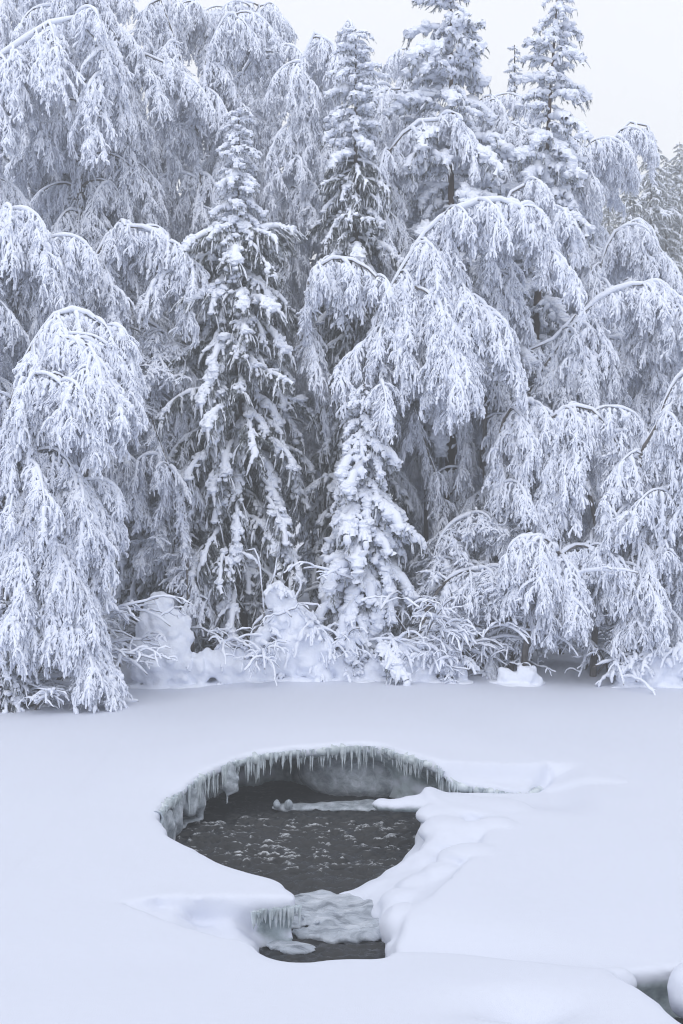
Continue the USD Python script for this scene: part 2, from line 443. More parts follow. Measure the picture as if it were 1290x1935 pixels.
# ---------------------------------------------------------------- the stream
water_mat = mat("stream_water", {
    "g": ("geometry", {}),
    "map": ("mapping", {"scale": (0.7, 1.5, 1.0)}),
    "n": ("noise_texture", {"scale": 15.0, "detail": 7.0, "roughness": 0.72, "distortion": 0.9}),
    "bump": ("bump", {"strength": 0.6, "distance": 0.03}),
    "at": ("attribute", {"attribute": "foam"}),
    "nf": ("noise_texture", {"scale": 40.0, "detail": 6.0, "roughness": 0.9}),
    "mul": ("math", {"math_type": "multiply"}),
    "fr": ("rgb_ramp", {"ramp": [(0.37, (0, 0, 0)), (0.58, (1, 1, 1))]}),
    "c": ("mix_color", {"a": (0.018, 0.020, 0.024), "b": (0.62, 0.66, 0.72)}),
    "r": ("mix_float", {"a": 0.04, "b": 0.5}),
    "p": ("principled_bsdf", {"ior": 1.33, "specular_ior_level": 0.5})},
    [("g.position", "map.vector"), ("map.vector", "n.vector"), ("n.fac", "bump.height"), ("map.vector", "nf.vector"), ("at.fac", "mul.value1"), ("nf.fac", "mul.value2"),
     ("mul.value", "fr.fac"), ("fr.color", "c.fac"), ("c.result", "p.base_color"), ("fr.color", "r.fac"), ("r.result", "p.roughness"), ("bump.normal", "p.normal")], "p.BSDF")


def waves(A, B):
    p = np.stack([A, B, 0 * A], -1)
    q = p + 0.12 * np.stack([meshkit.fbm(p * 2.5, 3, 31), meshkit.fbm(p * 2.5, 3, 32), 0 * A], -1)
    r1 = 1 - np.abs(meshkit.fbm(q * [2.6, 6.0, 1], 3, 41) * 2 - 1)
    r2 = 1 - np.abs(meshkit.fbm(q * [6.0, 14.0, 1], 3, 43) * 2 - 1)
    return r1, r2


wx, wy = np.arange(-3.2, 3.6, 0.024), np.arange(10.1, 21.5, 0.02)
wv, wq = sheet(wx, wy, lambda A, B: 0 * A)
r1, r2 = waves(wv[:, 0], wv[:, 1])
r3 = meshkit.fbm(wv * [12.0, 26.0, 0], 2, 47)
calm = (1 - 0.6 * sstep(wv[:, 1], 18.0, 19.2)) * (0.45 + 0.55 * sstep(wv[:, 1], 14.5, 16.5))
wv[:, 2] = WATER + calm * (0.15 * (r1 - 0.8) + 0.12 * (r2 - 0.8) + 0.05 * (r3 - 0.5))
foam = sstep(0.30 * r1 + 0.52 * r2 + 0.18 * r3 + 0.13 * (meshkit.fbm(wv * [1.1, 0.9, 0], 3, 51) - 0.5), 0.66, 0.93) * calm  # foam flecks, plus pale sky glints painted along the wave crests
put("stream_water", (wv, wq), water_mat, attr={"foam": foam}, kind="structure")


def lumps_mesh(blobs, k=0.06, cell=0.03, noise=0.03, freq=5.0, seed=1, relaxed=1):
    """Blobs [(centre, radii)] melted into one lumpy surface."""
    C, Rr = np.array([b[0] for b in blobs], float), np.array([np.broadcast_to(b[1], 3) for b in blobs], float)
    lo, hi = (C - Rr).min(0) - 3 * cell - noise, (C + Rr).max(0) + 3 * cell + noise
    ax = [np.arange(lo[q], hi[q] + cell, cell) for q in range(3)]
    G = np.stack(np.meshgrid(*ax, indexing="ij"), -1)
    s = np.full(G.shape[:3], 9.0)
    for c, r in zip(C, Rr):
        q = (G - c) / r
        k0 = np.linalg.norm(q, axis=-1)
        k1 = np.linalg.norm(q / r, axis=-1)
        s = smin(s, np.where(k0 < .15, -r.min(), k0 * (k0 - 1) / np.maximum(k1, 1e-6)), k)
    s = s + noise * 2 * (meshkit.fbm(G * freq + seed, 3, seed) - 0.5)
    s[0], s[-1], s[:, 0], s[:, -1], s[:, :, 0], s[:, :, -1] = 1, 1, 1, 1, 1, 1
    v, f = surface_net(s, lo, np.full(3, cell))
    return relax(v, f, relaxed), f


# ---------------------------------------------------------------- ice
ice_mat = mat("clear_ice", {
    "g": ("geometry", {}),
    "n": ("noise_texture", {"scale": 7.0, "detail": 6.0, "roughness": 0.65, "distortion": 0.4}),
    "n2": ("noise_texture", {"scale": 40.0, "detail": 6.0, "roughness": 0.9}),
    "c": ("rgb_ramp", {"ramp": [(0.35, (0.29, 0.335, 0.39)), (0.5, (0.47, 0.53, 0.61)), (0.68, (0.74, 0.80, 0.91))]}),
    "bump": ("bump", {"strength": 0.7, "distance": 0.02}),
    "p": ("principled_bsdf", {"roughness": 0.18, "ior": 1.31, "transmission_weight": 0.25})},
    [("g.position", "n.vector"), ("g.position", "n2.vector"), ("n.fac", "c.fac"), ("c.color", "p.base_color"), ("n2.fac", "bump.height"), ("bump.normal", "p.normal")], "p.BSDF")
slab_mat = mat("flowing_ice", {
    "g": ("geometry", {}),
    "map": ("mapping", {"scale": (1.0, 1.9, 1.0), "rotation": (0.0, 0.0, 0.7)}),
    "n": ("noise_texture", {"scale": 3.2, "detail": 7.0, "roughness": 0.62, "distortion": 0.8}),
    "n2": ("noise_texture", {"scale": 38.0, "detail": 6.0, "roughness": 0.8}),
    "c": ("rgb_ramp", {"ramp": [(0.33, (0.21, 0.245, 0.30)), (0.47, (0.50, 0.56, 0.66)), (0.66, (0.76, 0.82, 0.93))]}),
    "bump": ("bump", {"strength": 0.8, "distance": 0.025}),
    "p": ("principled_bsdf", {"roughness": 0.12, "ior": 1.31, "transmission_weight": 0.2, "specular_ior_level": 0.8})},
    [("g.position", "map.vector"), ("map.vector", "n.vector"), ("g.position", "n2.vector"), ("n.fac", "c.fac"), ("c.color", "p.base_color"), ("n2.fac", "bump.height"), ("bump.normal", "p.normal")], "p.BSDF")
icicle_mat = mat("icicle_ice", {
    "g": ("geometry", {}),
    "n": ("noise_texture", {"scale": 12.0, "detail": 3.0}),
    "c": ("rgb_ramp", {"ramp": [(0.3, (0.42, 0.49, 0.54)), (0.7, (0.72, 0.79, 0.86))]}),
    "p": ("principled_bsdf", {"roughness": 0.2, "ior": 1.31, "transmission_weight": 0.2})},
    [("g.position", "n.vector"), ("n.fac", "c.fac"), ("c.color", "p.base_color")], "p.BSDF")
rng = np.random.default_rng(77)
shelf = thing("ice_overhang", "grey ice under the far snow lip of the open water, fringed with icicles", "ice shelf", (0, 0, 0))
put("ice_wall", lumps_mesh([((.22, 20.15, -.2), (.85, .5, .46)), ((.55, 20.05, -.3), (.5, .42, .3)), ((-.1, 20.15, -.05), (.5, .4, .35)), ((.3, 19.9, -.34), (.3, .3, .18))], .15, .04, .045, 3.0, 4), ice_mat, shelf)
drips = []
for q in range(26):
    u = 3 + 42 * q / 25 + rng.uniform(-1, 1)
    p0 = far_xyz[int(u)]
    cx, cy = p0[0] + rng.uniform(-.1, .06), p0[1] + rng.uniform(.12, .4)
    top = p0[2] - .12 - rng.uniform(0, .15)
    hgt = rng.uniform(.10, .24)
    drips.append(((cx, cy, top - hgt), (rng.uniform(.04, .11), rng.uniform(.05, .1), hgt)))
put("ice_wall", lumps_mesh(drips, .07, .028, .05, 8.0, 5), ice_mat, shelf)
inward = np.gradient(far_xyz[:, :2], axis=0)
inward = np.stack([-inward[:, 1], inward[:, 0]], 1) / np.linalg.norm(inward, axis=1, keepdims=True)
inward *= np.sign((inward * (far_xyz[:, :2] - [0, 16.5])).sum(1))[:, None]          # away from the water
band = far_xyz[2:208].copy()
band[:, :2] += inward[2:208] * .045
band[:, 2] = height(band[:, 0], band[:, 1]) - .10
put("ice_band", tubes(band[None], .05 * np.exp(1.6 * (meshkit.fbm(band * 4.0, 3, 6) - .5) + .2 * rng.normal(size=len(band)))[None], 8), icicle_mat, shelf)
stuff_v = []
for k in range(420):
    row = k % 3
    u = rng.uniform(4, 205)
    i = int(u)
    c = far_xyz[i, :2] + inward[i] * (-.005 + .05 * row + rng.uniform(-.02, .02))
    hz = float(height(np.array([c[0]]), np.array([c[1]]))[0])
    top = hz - .055 - .035 * row
    if abs(u - 50) < 9 or abs(u - 78) < 6:
        L = rng.uniform(.16, .34)
    else:
        L = .04 + .36 * float(meshkit.fbm(np.array([u * .12, row * 3.0, 0]), 3, 8)) ** 1.8 * rng.uniform(.3, 1.5)
    r = rng.uniform(.010, .036)
    z = np.array([0, -.35 * L, -.7 * L, -L])
    p = np.stack([rng.normal(0, .003, 4), rng.normal(0, .003, 4), z], 1)
    v, f = tubes(p[None], np.array([[r, r * rng.uniform(.6, .95), r * .5, .002]]), 6)
    if k < 290:
        put("icicle", (v + [c[0], c[1], top], f), icicle_mat, shelf)
    else:
        stuff_v.append((v + [c[0], c[1], top], f, 0.0))
sv_, sf_, _ = join(stuff_v)
put("icicle_row", (sv_, sf_), icicle_mat, shelf, kind="stuff")


def ice_lump(name, label, cat, blobs, **kw):
    return put(name, lumps_mesh(blobs, **kw), slab_mat if name == 'ice_slab' else ice_mat, label=label, cat=cat)


c = at(432, 1478, 18.55)
ice_lump("hanging_ice", "lump of ice with one long icicle hanging inside the left of the arch", "ice", [(c + [0, 0, .05], (.13, .1, .12)), (c + [.03, 0, -.06], (.1, .08, .1)), (c + [-.06, 0, -.03], (.08, .07, .08)),
         (c + [-.02, 0, -.19], (.016, .016, .1)), (c + [0, 0, .16], (.08, .08, .12))], k=.05, cell=.018, noise=.03, freq=14.0, seed=2)
ice_lump("ice_floe", "flat grey ice plate at the left corner of the open water", "ice", [(on(350, 1546, -.45), (.24, .26, .035)), (on(322, 1560, -.46), (.2, .2, .03))], k=.04, cell=.025, noise=.03, freq=8.0, seed=3)
ice_lump("ice_floe", "long ice rim at the back of the water below the ice wall", "ice", [(on(560, 1526, -.48), (.35, .16, .05)), (on(640, 1524, -.48), (.5, .22, .045)), (on(690, 1522, -.48), (.4, .28, .04))], k=.06, cell=.028, noise=.03, freq=8.0, seed=4)
ice_lump("ice_ball", "small round ice ball, left one of two on the ice rim", "ice", [(on(523, 1520, -.40), (.05, .05, .06)), (on(523, 1520, -.43), (.045, .045, .07))], k=.05, cell=.016, noise=.012, freq=20.0, seed=5)
ice_lump("ice_ball", "slightly taller pointed ice ball, right one of two on the ice rim", "ice", [(on(545, 1520, -.40), (.06, .05, .07)), (on(545, 1520, -.37), (.035, .035, .07))], k=.06, cell=.016, noise=.006, freq=20.0, seed=6)
ice_lump("ice_slab", "clear ice slab across the narrow neck of the stream, upper step", "ice", [(on(600, 1716, -.50), (.5, .45, .05)), (on(705, 1722, -.50), (.5, .5, .06)), (on(735, 1745, -.50), (.3, .4, .05)), (on(640, 1738, -.51), (.5, .4, .05)), (on(690, 1700, -.49), (.34, .34, .04))], k=.08, cell=.028, noise=.085, freq=3.5, seed=7)
ice_lump("ice_slab", "rough glassy ice slab in the neck of the stream, lower step", "ice", [(on(595, 1765, -.49), (.2, .14, .055)), (on(640, 1768, -.49), (.24, .16, .06)), (on(685, 1764, -.49), (.22, .18, .06)), (on(720, 1756, -.49), (.16, .2, .05))], k=.06, cell=.022, noise=.05, freq=13.0, seed=8, relaxed=0)
ice_lump("ice_slab", "crusty ice under the overhanging snow shelf left of the neck", "ice", [(on(515, 1752, -.47), (.16, .2, .06)), (on(545, 1742, -.47), (.2, .2, .06)), (on(575, 1735, -.47), (.2, .2, .05)), (on(610, 1730, -.48), (.2, .2, .04))], k=.05, cell=.02, noise=.06, freq=13.0, seed=9, relaxed=0)
ice_lump("ice_slab", "small submerged ice piece at the near left of the neck", "ice", [(on(560, 1792, -.49), (.2, .14, .04)), (on(530, 1785, -.49), (.16, .1, .035))], k=.05, cell=.022, noise=.03, freq=12.0, seed=10)

fringe = thing("ice_lip", "row of short icicles under the overhanging snow shelf left of the neck", "icicles", (0, 0, 0))
rng = np.random.default_rng(78)
for k in range(46):
    a = rng.random()
    p0 = np.array([-.86, 13.27]) * (1 - a) + np.array([-.42, 13.46]) * a + rng.normal(0, .025, 2)
    L, r = rng.uniform(.05, .2), rng.uniform(.012, .028)
    pz = np.stack([p0[0] + 0 * np.arange(4), p0[1] + 0 * np.arange(4), -.10 - np.array([0, .35, .7, 1]) * L], 1)
    put("icicle", tubes(pz[None], np.array([[r, r * .8, r * .5, .003]]), 6), icicle_mat, fringe)

# ---------------------------------------------------------------- shapes that many trees share (classes, not drawn themselves)
stage.CreateClassPrim("/World/Shapes")


def strands(start, az, e0, e1, L, K, rng, bend=1.0, wig=0.12):
    """Hanging twigs: start (N,3); az, e0, e1 in radians and L (N,). Elevation goes from e0 to e1 along each."""
    N = len(L)
    s = np.linspace(0, 1, K)[None]
    e = e0[:, None] + (e1 - e0)[:, None] * s ** bend + wig * rng.normal(size=(N, K))
    a = az[:, None] + wig * 1.5 * np.cumsum(rng.normal(size=(N, K)), 1) / 2
    d = np.stack([np.cos(e) * np.cos(a), np.cos(e) * np.sin(a), np.sin(e)], -1) * (L / (K - 1))[:, None, None]
    return start[:, None] + np.concatenate([np.zeros((N, 1, 3)), np.cumsum(d[:, :-1], 1)], 1)


def lumpy(N, K, r0, r1, rng, amp=0.45, gap=0.0):
    """Radii of snow along twigs: r0 at the root, r1 near the tip, uneven, thin where it has fallen off."""
    r = np.asarray(r0)[:, None] + (np.asarray(r1) - np.asarray(r0))[:, None] * np.linspace(0, 1, K)[None]
    r = r * np.exp(amp * rng.normal(size=(N, K)))
    r = np.where(rng.random((N, K)) < gap, 0.25 * r, r)
    r[:, -1] *= 0.8
    r[:, 0] *= 0.7
    return r


def snowy_strands(P, R, rng, sides=5, core=0.007):
    """Snow on twigs, with the dark twig itself showing along one side."""
    end = P[:, -1:] - P[:, -2:-1]
    end /= np.linalg.norm(end, axis=2, keepdims=True) + 1e-9
    Rc = np.minimum(R[:, -1:], .04)
    v, f = tubes(np.concatenate([P, P[:, -1:] + end * Rc[..., None] * .45, P[:, -1:] + end * Rc[..., None] * .7], 1), np.concatenate([R, Rc * .8, Rc * .15], 1), sides)
    off = np.stack([0.55 * rng.normal(size=len(P)), 0.55 * rng.normal(size=len(P)), -np.ones(len(P))], 1)
    off /= np.linalg.norm(off, axis=1, keepdims=True)
    Q = P + off[:, None] * (R[:, :, None] * 0.92)
    tv, tf = tubes(Q, np.full(R.shape, core) * np.linspace(1.2, 0.6, R.shape[1]), 3)
    return [(v, f, 1.0), (tv, tf, 0.0)]


def make_spray(seed, kind):
    """A small branch with its twigs, all carrying snow. curtain: hanging and jumbled; twiggy: spreading, with barer twigs."""
    rng = np.random.default_rng(seed)
    one = np.ones(1)
    hang = kind == "curtain"
    L = rng.uniform(0.6, 0.95) if hang else rng.uniform(0.7, 1.0)
    main = strands(np.zeros((1, 3)), 0 * one, rng.uniform(-.8, .1) * one, (-1.52 if hang else rng.uniform(-.9, -.3)) * one, L * one, 9, rng, 0.45, 0.14)
    parts = snowy_strands(main, lumpy(1, 9, one * rng.uniform(.03, .05), one * .035, rng, 0.35), rng, 6, 0.010)
    n = 15 if hang else 11
    t = np.sort(rng.uniform(0.05, 1, n))
    k = t * 8
    i = np.minimum(k.astype(int), 7)
    st = main[0][i] + (main[0][i + 1] - main[0][i]) * (k - i)[:, None]
    az = np.where(np.arange(n) % 2, 1, -1) * rng.uniform(0.2, 1.9, n)
    lens = rng.uniform(.12, .46, n) if hang else rng.uniform(.2, .55, n)
    e0 = rng.uniform(-1.3, -.1, n) if hang else rng.uniform(-.5, .7, n)
    e1 = rng.normal(-1.5 if hang else -.7, .18, n)
    ch = strands(st, az, e0, e1, lens, 6, rng, 0.5, 0.2)
    parts += snowy_strands(ch, lumpy(n, 6, rng.uniform(.018, .048, n), rng.uniform(.014, .034, n), rng, 0.42, 0.07), rng, 5, .006)
    m = 18 if hang else 14
    w, j = rng.integers(0, n, m), rng.integers(1, 5, m)
    g = strands(ch[w, j], az[w] + rng.uniform(-2.0, 2.0, m), rng.uniform(-1.4, .2, m), rng.normal(-1.45 if hang else -.6, .25, m), rng.uniform(.07, .26, m), 5, rng, 0.6, 0.22)
    parts += snowy_strands(g, lumpy(m, 5, rng.uniform(.012, .034, m), rng.uniform(.010, .024, m), rng, 0.4, 0.08), rng, 4, 0.0045)
    m = 9                                                                   # bare twig ends
    w, j = rng.integers(0, n, m), rng.integers(2, 6, m)
    g = strands(ch[w, j], az[w] + rng.uniform(-1.5, 1.5, m), rng.uniform(-1.2, .8, m), rng.normal(-1.0, .5, m), rng.uniform(.1, .25, m), 4, rng, 0.8, 0.2)
    v, f = tubes(g, np.full((m, 4), .0045), 3)
    parts.append((v, f, 0.25))
    return join(parts)


def blades(P, n, rng, length, width, droop=1.0):
    """Needle-bearing twiglets below the polylines P (N,K,3): n thin blades each."""
    N, K, _ = P.shape
    k = rng.uniform(0, K - 1.001, (N, n))
    i = k.astype(int)
    r = np.arange(N)[:, None]
    a = P[r, i] + (P[r, i + 1] - P[r, i]) * (k - i)[..., None]
    T = P[r, i + 1] - P[r, i]
    T /= np.linalg.norm(T, axis=-1, keepdims=True) + 1e-9
    d = 0.55 * T + np.stack([rng.normal(0, .45, (N, n)), rng.normal(0, .45, (N, n)), -droop * rng.uniform(.2, 1.2, (N, n))], -1)
    d /= np.linalg.norm(d, axis=-1, keepdims=True)
    L = rng.uniform(.5, 1.1, (N, n, 1)) * length
    s = np.cross(d, rng.normal(size=(N, n, 3)))
    s /= np.linalg.norm(s, axis=-1, keepdims=True) + 1e-9
    o = np.cross(d, s)
    w = width
    v = np.stack([a + s * w, a - 0.5 * s * w + 0.87 * o * w, a - 0.5 * s * w - 0.87 * o * w, a + d * L], 2).reshape(-1, 3)
    b = np.arange(N * n)[:, None] * 4
    f = np.concatenate([b + [[0, 1, 3]], b + [[1, 2, 3]], b + [[2, 0, 3]]])
    return v, f


def make_bough(seed, kind):
    """A bough about 1 m long growing along +x. kind: 'spruce' (drooping, needles below), 'loaded' (snow nearly hides it), 'pine' (round pads of snow at the ends)."""
    rng = np.random.default_rng(seed)
    one = np.ones(1)
    parts = []
    e0, e1 = {"spruce": (-.1, -.95), "dark": (-.05, -1.0), "loaded": (.05, -1.2), "pine": (.1, -.75)}[kind]
    main = strands(np.zeros((1, 3)), 0 * one, (e0 + rng.normal(0, .1)) * one, (e1 + rng.normal(0, .15)) * one, rng.uniform(.95, 1.15) * one, 10, rng, 1.0, 0.06)
    n = {"spruce": 16, "dark": 18, "loaded": 18, "pine": 12}[kind]
    t = np.sort(rng.uniform(0.15, 1, n))
    k = t * 9
    i = np.minimum(k.astype(int), 8)
    st = main[0][i] + (main[0][i + 1] - main[0][i]) * (k - i)[:, None]
    side = np.where(np.arange(n) % 2, 1, -1)
    az = side * rng.uniform(.45, 1.15, n)
    lens = rng.uniform(.22, .42, n) * (1.15 - .55 * t)
    fe0 = -np.interp(t, [0, 1], [-e0, -e1]) * 0.7 + rng.normal(0, .28, n)
    fg = strands(st, az, fe0, fe0 - rng.uniform(.5, 1.3, n), lens, 7, rng, 1.0, 0.16)
    # bare stem and needles
    tv, tf = tubes(main, np.linspace(.016, .006, 10)[None], 4)
    parts.append((tv, tf, 0.0))
    nb = {"spruce": 40, "dark": 60, "loaded": 16, "pine": 18}[kind]
    bv, bf = blades(fg, nb, rng, .12 if kind != "pine" else .10, .009, .9)
    parts.append((bv, bf, 0.0))
    bv, bf = blades(main, 60, rng, .15, .010, 1.0)
    parts.append((bv, bf, 0.0))
    # pendulous twigs below
    m = 26 if kind in ("spruce", "dark") else 10
    w = rng.integers(0, n, m)
    pend = strands(fg[w, rng.integers(1, 6, m)], az[w], np.full(m, -.9), np.full(m, -1.5), rng.uniform(.15, .38, m), 5, rng, .6, .12)
    bv, bf = blades(pend, 12, rng, .11, .009, 1.0)
    parts.append((bv, bf, 0.0))
    v, f = tubes(pend, lumpy(m, 5, np.full(m, .014), np.full(m, .010), rng, .5), 4)
    parts.append((v, f, 0.75))
    # snow
    fat = {"spruce": .92, "dark": .72, "loaded": 1.25, "pine": 1.25}[kind]
    keep = rng.random(n) < {"spruce": .78, "dark": .4, "loaded": .97, "pine": .9}[kind]
    S = fg[keep] + [0, 0, .02]
    R = lumpy(keep.sum(), 7, np.full(keep.sum(), .042 * fat), np.full(keep.sum(), .036 * fat), rng, .42, .16 if kind in ("spruce", "dark") else .04)
    v, f = tubes(S, R, 7)
    parts.append((v, f, 1.0))
    Rm = lumpy(1, 10, one * .045 * fat, one * .06 * fat, rng, .25)
    v, f = tubes(main + [0, 0, .025], Rm, 8)
    parts.append((v, f, 1.0))
    for q in range({"spruce": 15, "dark": 5, "loaded": 12, "pine": 14}[kind]):
        c = fg[rng.integers(n), rng.integers(2, 6)] if q % 3 else main[0][rng.integers(3, 10)]
        r = rng.uniform(.05, .10) * fat * (1.1 if kind == "pine" else 1.0)
        v, f = blob(c + [0, 0, .02], np.array([r, r, r * rng.uniform(.5, .8)]), seed * 31 + q, 2, .45, 2.2)
        parts.append((v, f, 1.0))
    return join(parts)


def shape(name, built, material):
    v, f, a = built
    m = usdkit.mesh(stage, "/World/Shapes/" + name, (v, f), material, True)
    pv = UsdGeom.PrimvarsAPI(m).CreatePrimvar("snow", Sdf.ValueTypeNames.FloatArray, "vertex")
    pv.Set(Vt.FloatArray.FromNumpy(a.astype(np.float32)))
    return m.GetPath()


CURTAIN = [shape(f"curtain_spray_{k:03d}", make_spray(100 + k, "curtain"), birch_twig_mat) for k in range(14)]
TWIGGY = [shape(f"twiggy_spray_{k:03d}", make_spray(200 + k, "twiggy"), birch_twig_mat) for k in range(10)]
BOUGH = {k: [shape(f"{k}_bough_{j:03d}", make_bough(300 + 20 * q + j, k), needle_mat) for j in range(7)] for q, k in enumerate(("spruce", "loaded", "pine", "dark"))}


def scatter(parent, name, protos, pos, yaw, pitch, scale, rng):
    """Many small pieces as one part."""
    pi = UsdGeom.PointInstancer.Define(stage, numbered(path_of(parent) + "/" + name))
    rel = pi.CreatePrototypesRel()
    for k, src in enumerate(protos):
        m = UsdGeom.Mesh.Define(stage, f"{pi.GetPath()}/spray_{k:03d}")
        m.GetPrim().GetReferences().AddInternalReference(src)
        rel.AddTarget(m.GetPath())
    n = len(pos)
    cy, sy, cp, sp = np.cos(yaw / 2), np.sin(yaw / 2), np.cos(pitch / 2), np.sin(pitch / 2)
    q = np.stack([cy * cp, -sy * sp, cy * sp, sy * cp], 1)          # yaw about z after pitch about y
    pi.CreatePositionsAttr(Vt.Vec3fArray.FromNumpy(np.asarray(pos, np.float32)))
    pi.CreateOrientationsAttr(Vt.QuathArray([Gf.Quath(*map(float, x)) for x in q]))
    s = np.asarray(scale, np.float32)
    pi.CreateScalesAttr(Vt.Vec3fArray.FromNumpy(np.stack([s, s, s * rng.uniform(.85, 1.25, n).astype(np.float32)], 1)))
    pi.CreateProtoIndicesAttr(Vt.IntArray.FromNumpy(rng.integers(0, len(protos), n).astype(np.int32)))
    return data(pi, kind="stuff")


def stem_mesh(path, r0, r1, sides=9, power=0.8):
    K = len(path)
    r = r0 + (r1 - r0) * np.linspace(0, 1, K) ** power
    v, f = tubes(path[None], r[None], sides)
    return v, f


def snow_on(path, r, rng, lift, upto=1.0, sides=7, amp=.38):
    """Snow lying along the upper side of a limb."""
    K = len(path)
    R = r * np.exp(amp * rng.normal(size=K))
    R = np.convolve(np.r_[R[0], R, R[-1]], [.25, .5, .25], "valid")
    T = np.gradient(path, axis=0)
    T /= np.linalg.norm(T, axis=1, keepdims=True)
    steep = np.abs(T[:, 2])
    R = R * (1 - 0.55 * np.clip(steep, 0, 1) ** 3)
    R[-1] *= .4
    R[0] *= .4
    return tubes((path + np.stack([0 * R, 0 * R, lift + 0 * R], 1))[None], R[None], sides)


def limb_path(start, az, e0, e1, L, rng, K=12, bend=.8):
    one = np.ones(1)
    return strands(np.asarray(start)[None], az * one, e0 * one, e1 * one, L * one, K, rng, bend, 0.05)[0]


def birch(name, label, base, stems, autos, seed, cat="birch tree", spray="curtain", spacing=.105, ssc=(.36, .82), thick=.09, group=None, snow_r=.042, bark=None):
    """stems: curves in world space (the first starts at the ground); autos: (stem index, u0, u1, count, (L0, L1), (e0 range), e1, (az centre, spread) or None)."""
    rng = np.random.default_rng(seed)
    base = np.asarray(base, float)
    if base[1] > 29.2 and spacing == .105:
        ssc, spacing = (.3, .66), .088
    t = thing(name, label, cat, base, group=group)
    P, Y, S, D = [], [], [], []
    allc = []
    bark = bark or birch_bark

    def dress(c, r, part, with_snow, u_spray, down=.15):
        v, f = stem_mesh(c - base, r[0], r[1], 8 if r[0] > .05 else 6)
        p = put(part, (v, f), bark, t)
        if with_snow:
            sv, sf = snow_on(c[int(len(c) * with_snow[0]):] - base, with_snow[1], rng, with_snow[1] * .55)
            put("snow", (sv, sf), snow_mat, p)
        seg = np.r_[0, np.cumsum(np.linalg.norm(np.diff(c, axis=0), axis=1))]
        s = np.arange(u_spray * seg[-1], seg[-1], spacing)
        if len(s) == 0:
            return
        pos = np.stack([np.interp(s, seg, c[:, k]) for k in range(3)], 1)
        T = np.stack([np.interp(s, seg, np.gradient(c[:, k])) for k in range(2)], 1)
        az = np.arctan2(T[:, 1], T[:, 0])
        az = np.where(np.linalg.norm(T, axis=1) < 1e-4, rng.uniform(0, 6.28, len(s)), az)
        for q in (0, 1):
            P.append(pos - [0, 0, .03 + .04 * (down > .2)])
            D.append(np.full(len(s), down))
            Y.append(az + (1 if q else -1) * rng.uniform(.1, 2.2, len(s)))
            S.append(rng.uniform(*ssc, len(s)) * (1 - 0.25 * (s / seg[-1])))

    for q, c in enumerate(stems):
        main = q == 0
        w, start, us = (thick if main else thick * .55), (0.45 if main else 0.1), (0.5 if main else .25)
        dress(c, (w, w * .28), "trunk" if main else "limb", (start, snow_r * (1.15 if main else 1.0)), us, .55)
        allc.append(c)
    for si, u0, u1, n, LL, ee0, e1, aim in autos:
        c = allc[si]
        for u in np.sort(rng.uniform(u0, u1, n)):
            k = u * (len(c) - 1)
            i = min(int(k), len(c) - 2)
            st = c[i] + (c[i + 1] - c[i]) * (k - i)
            T = c[min(i + 1, len(c) - 1)] - c[max(i - 1, 0)]
            az = (rng.uniform(0, 2 * np.pi) if np.hypot(T[0], T[1]) < .25 * np.linalg.norm(T) else math.atan2(T[1], T[0]) + rng.uniform(-1.5, 1.5)) if aim is None else math.radians(aim[0]) + rng.uniform(-1, 1) * math.radians(aim[1])
            L = rng.uniform(*LL) * (1.1 - .45 * (u - u0) / max(u1 - u0, .01))
            ev = rng.uniform(*ee0)
            lc = limb_path(st, az, ev, e1 + rng.normal(0, .1), L, rng, bend=rng.uniform(.28, .6) if ev < .45 else rng.uniform(.6, 1.1))
            dress(lc, (thick * .30, thick * .10), "limb", (0.0, snow_r * .75), .15)
    if P:
        pos, yaw, sc = np.vstack(P) - base, np.concatenate(Y), np.concatenate(S)
        scatter(t, "twigs", {"curtain": CURTAIN, "twiggy": TWIGGY, "both": CURTAIN[:5] + TWIGGY[:5]}[spray], pos, yaw, np.concatenate(D) + rng.normal(0, .2, len(pos)), sc, rng)
    return t


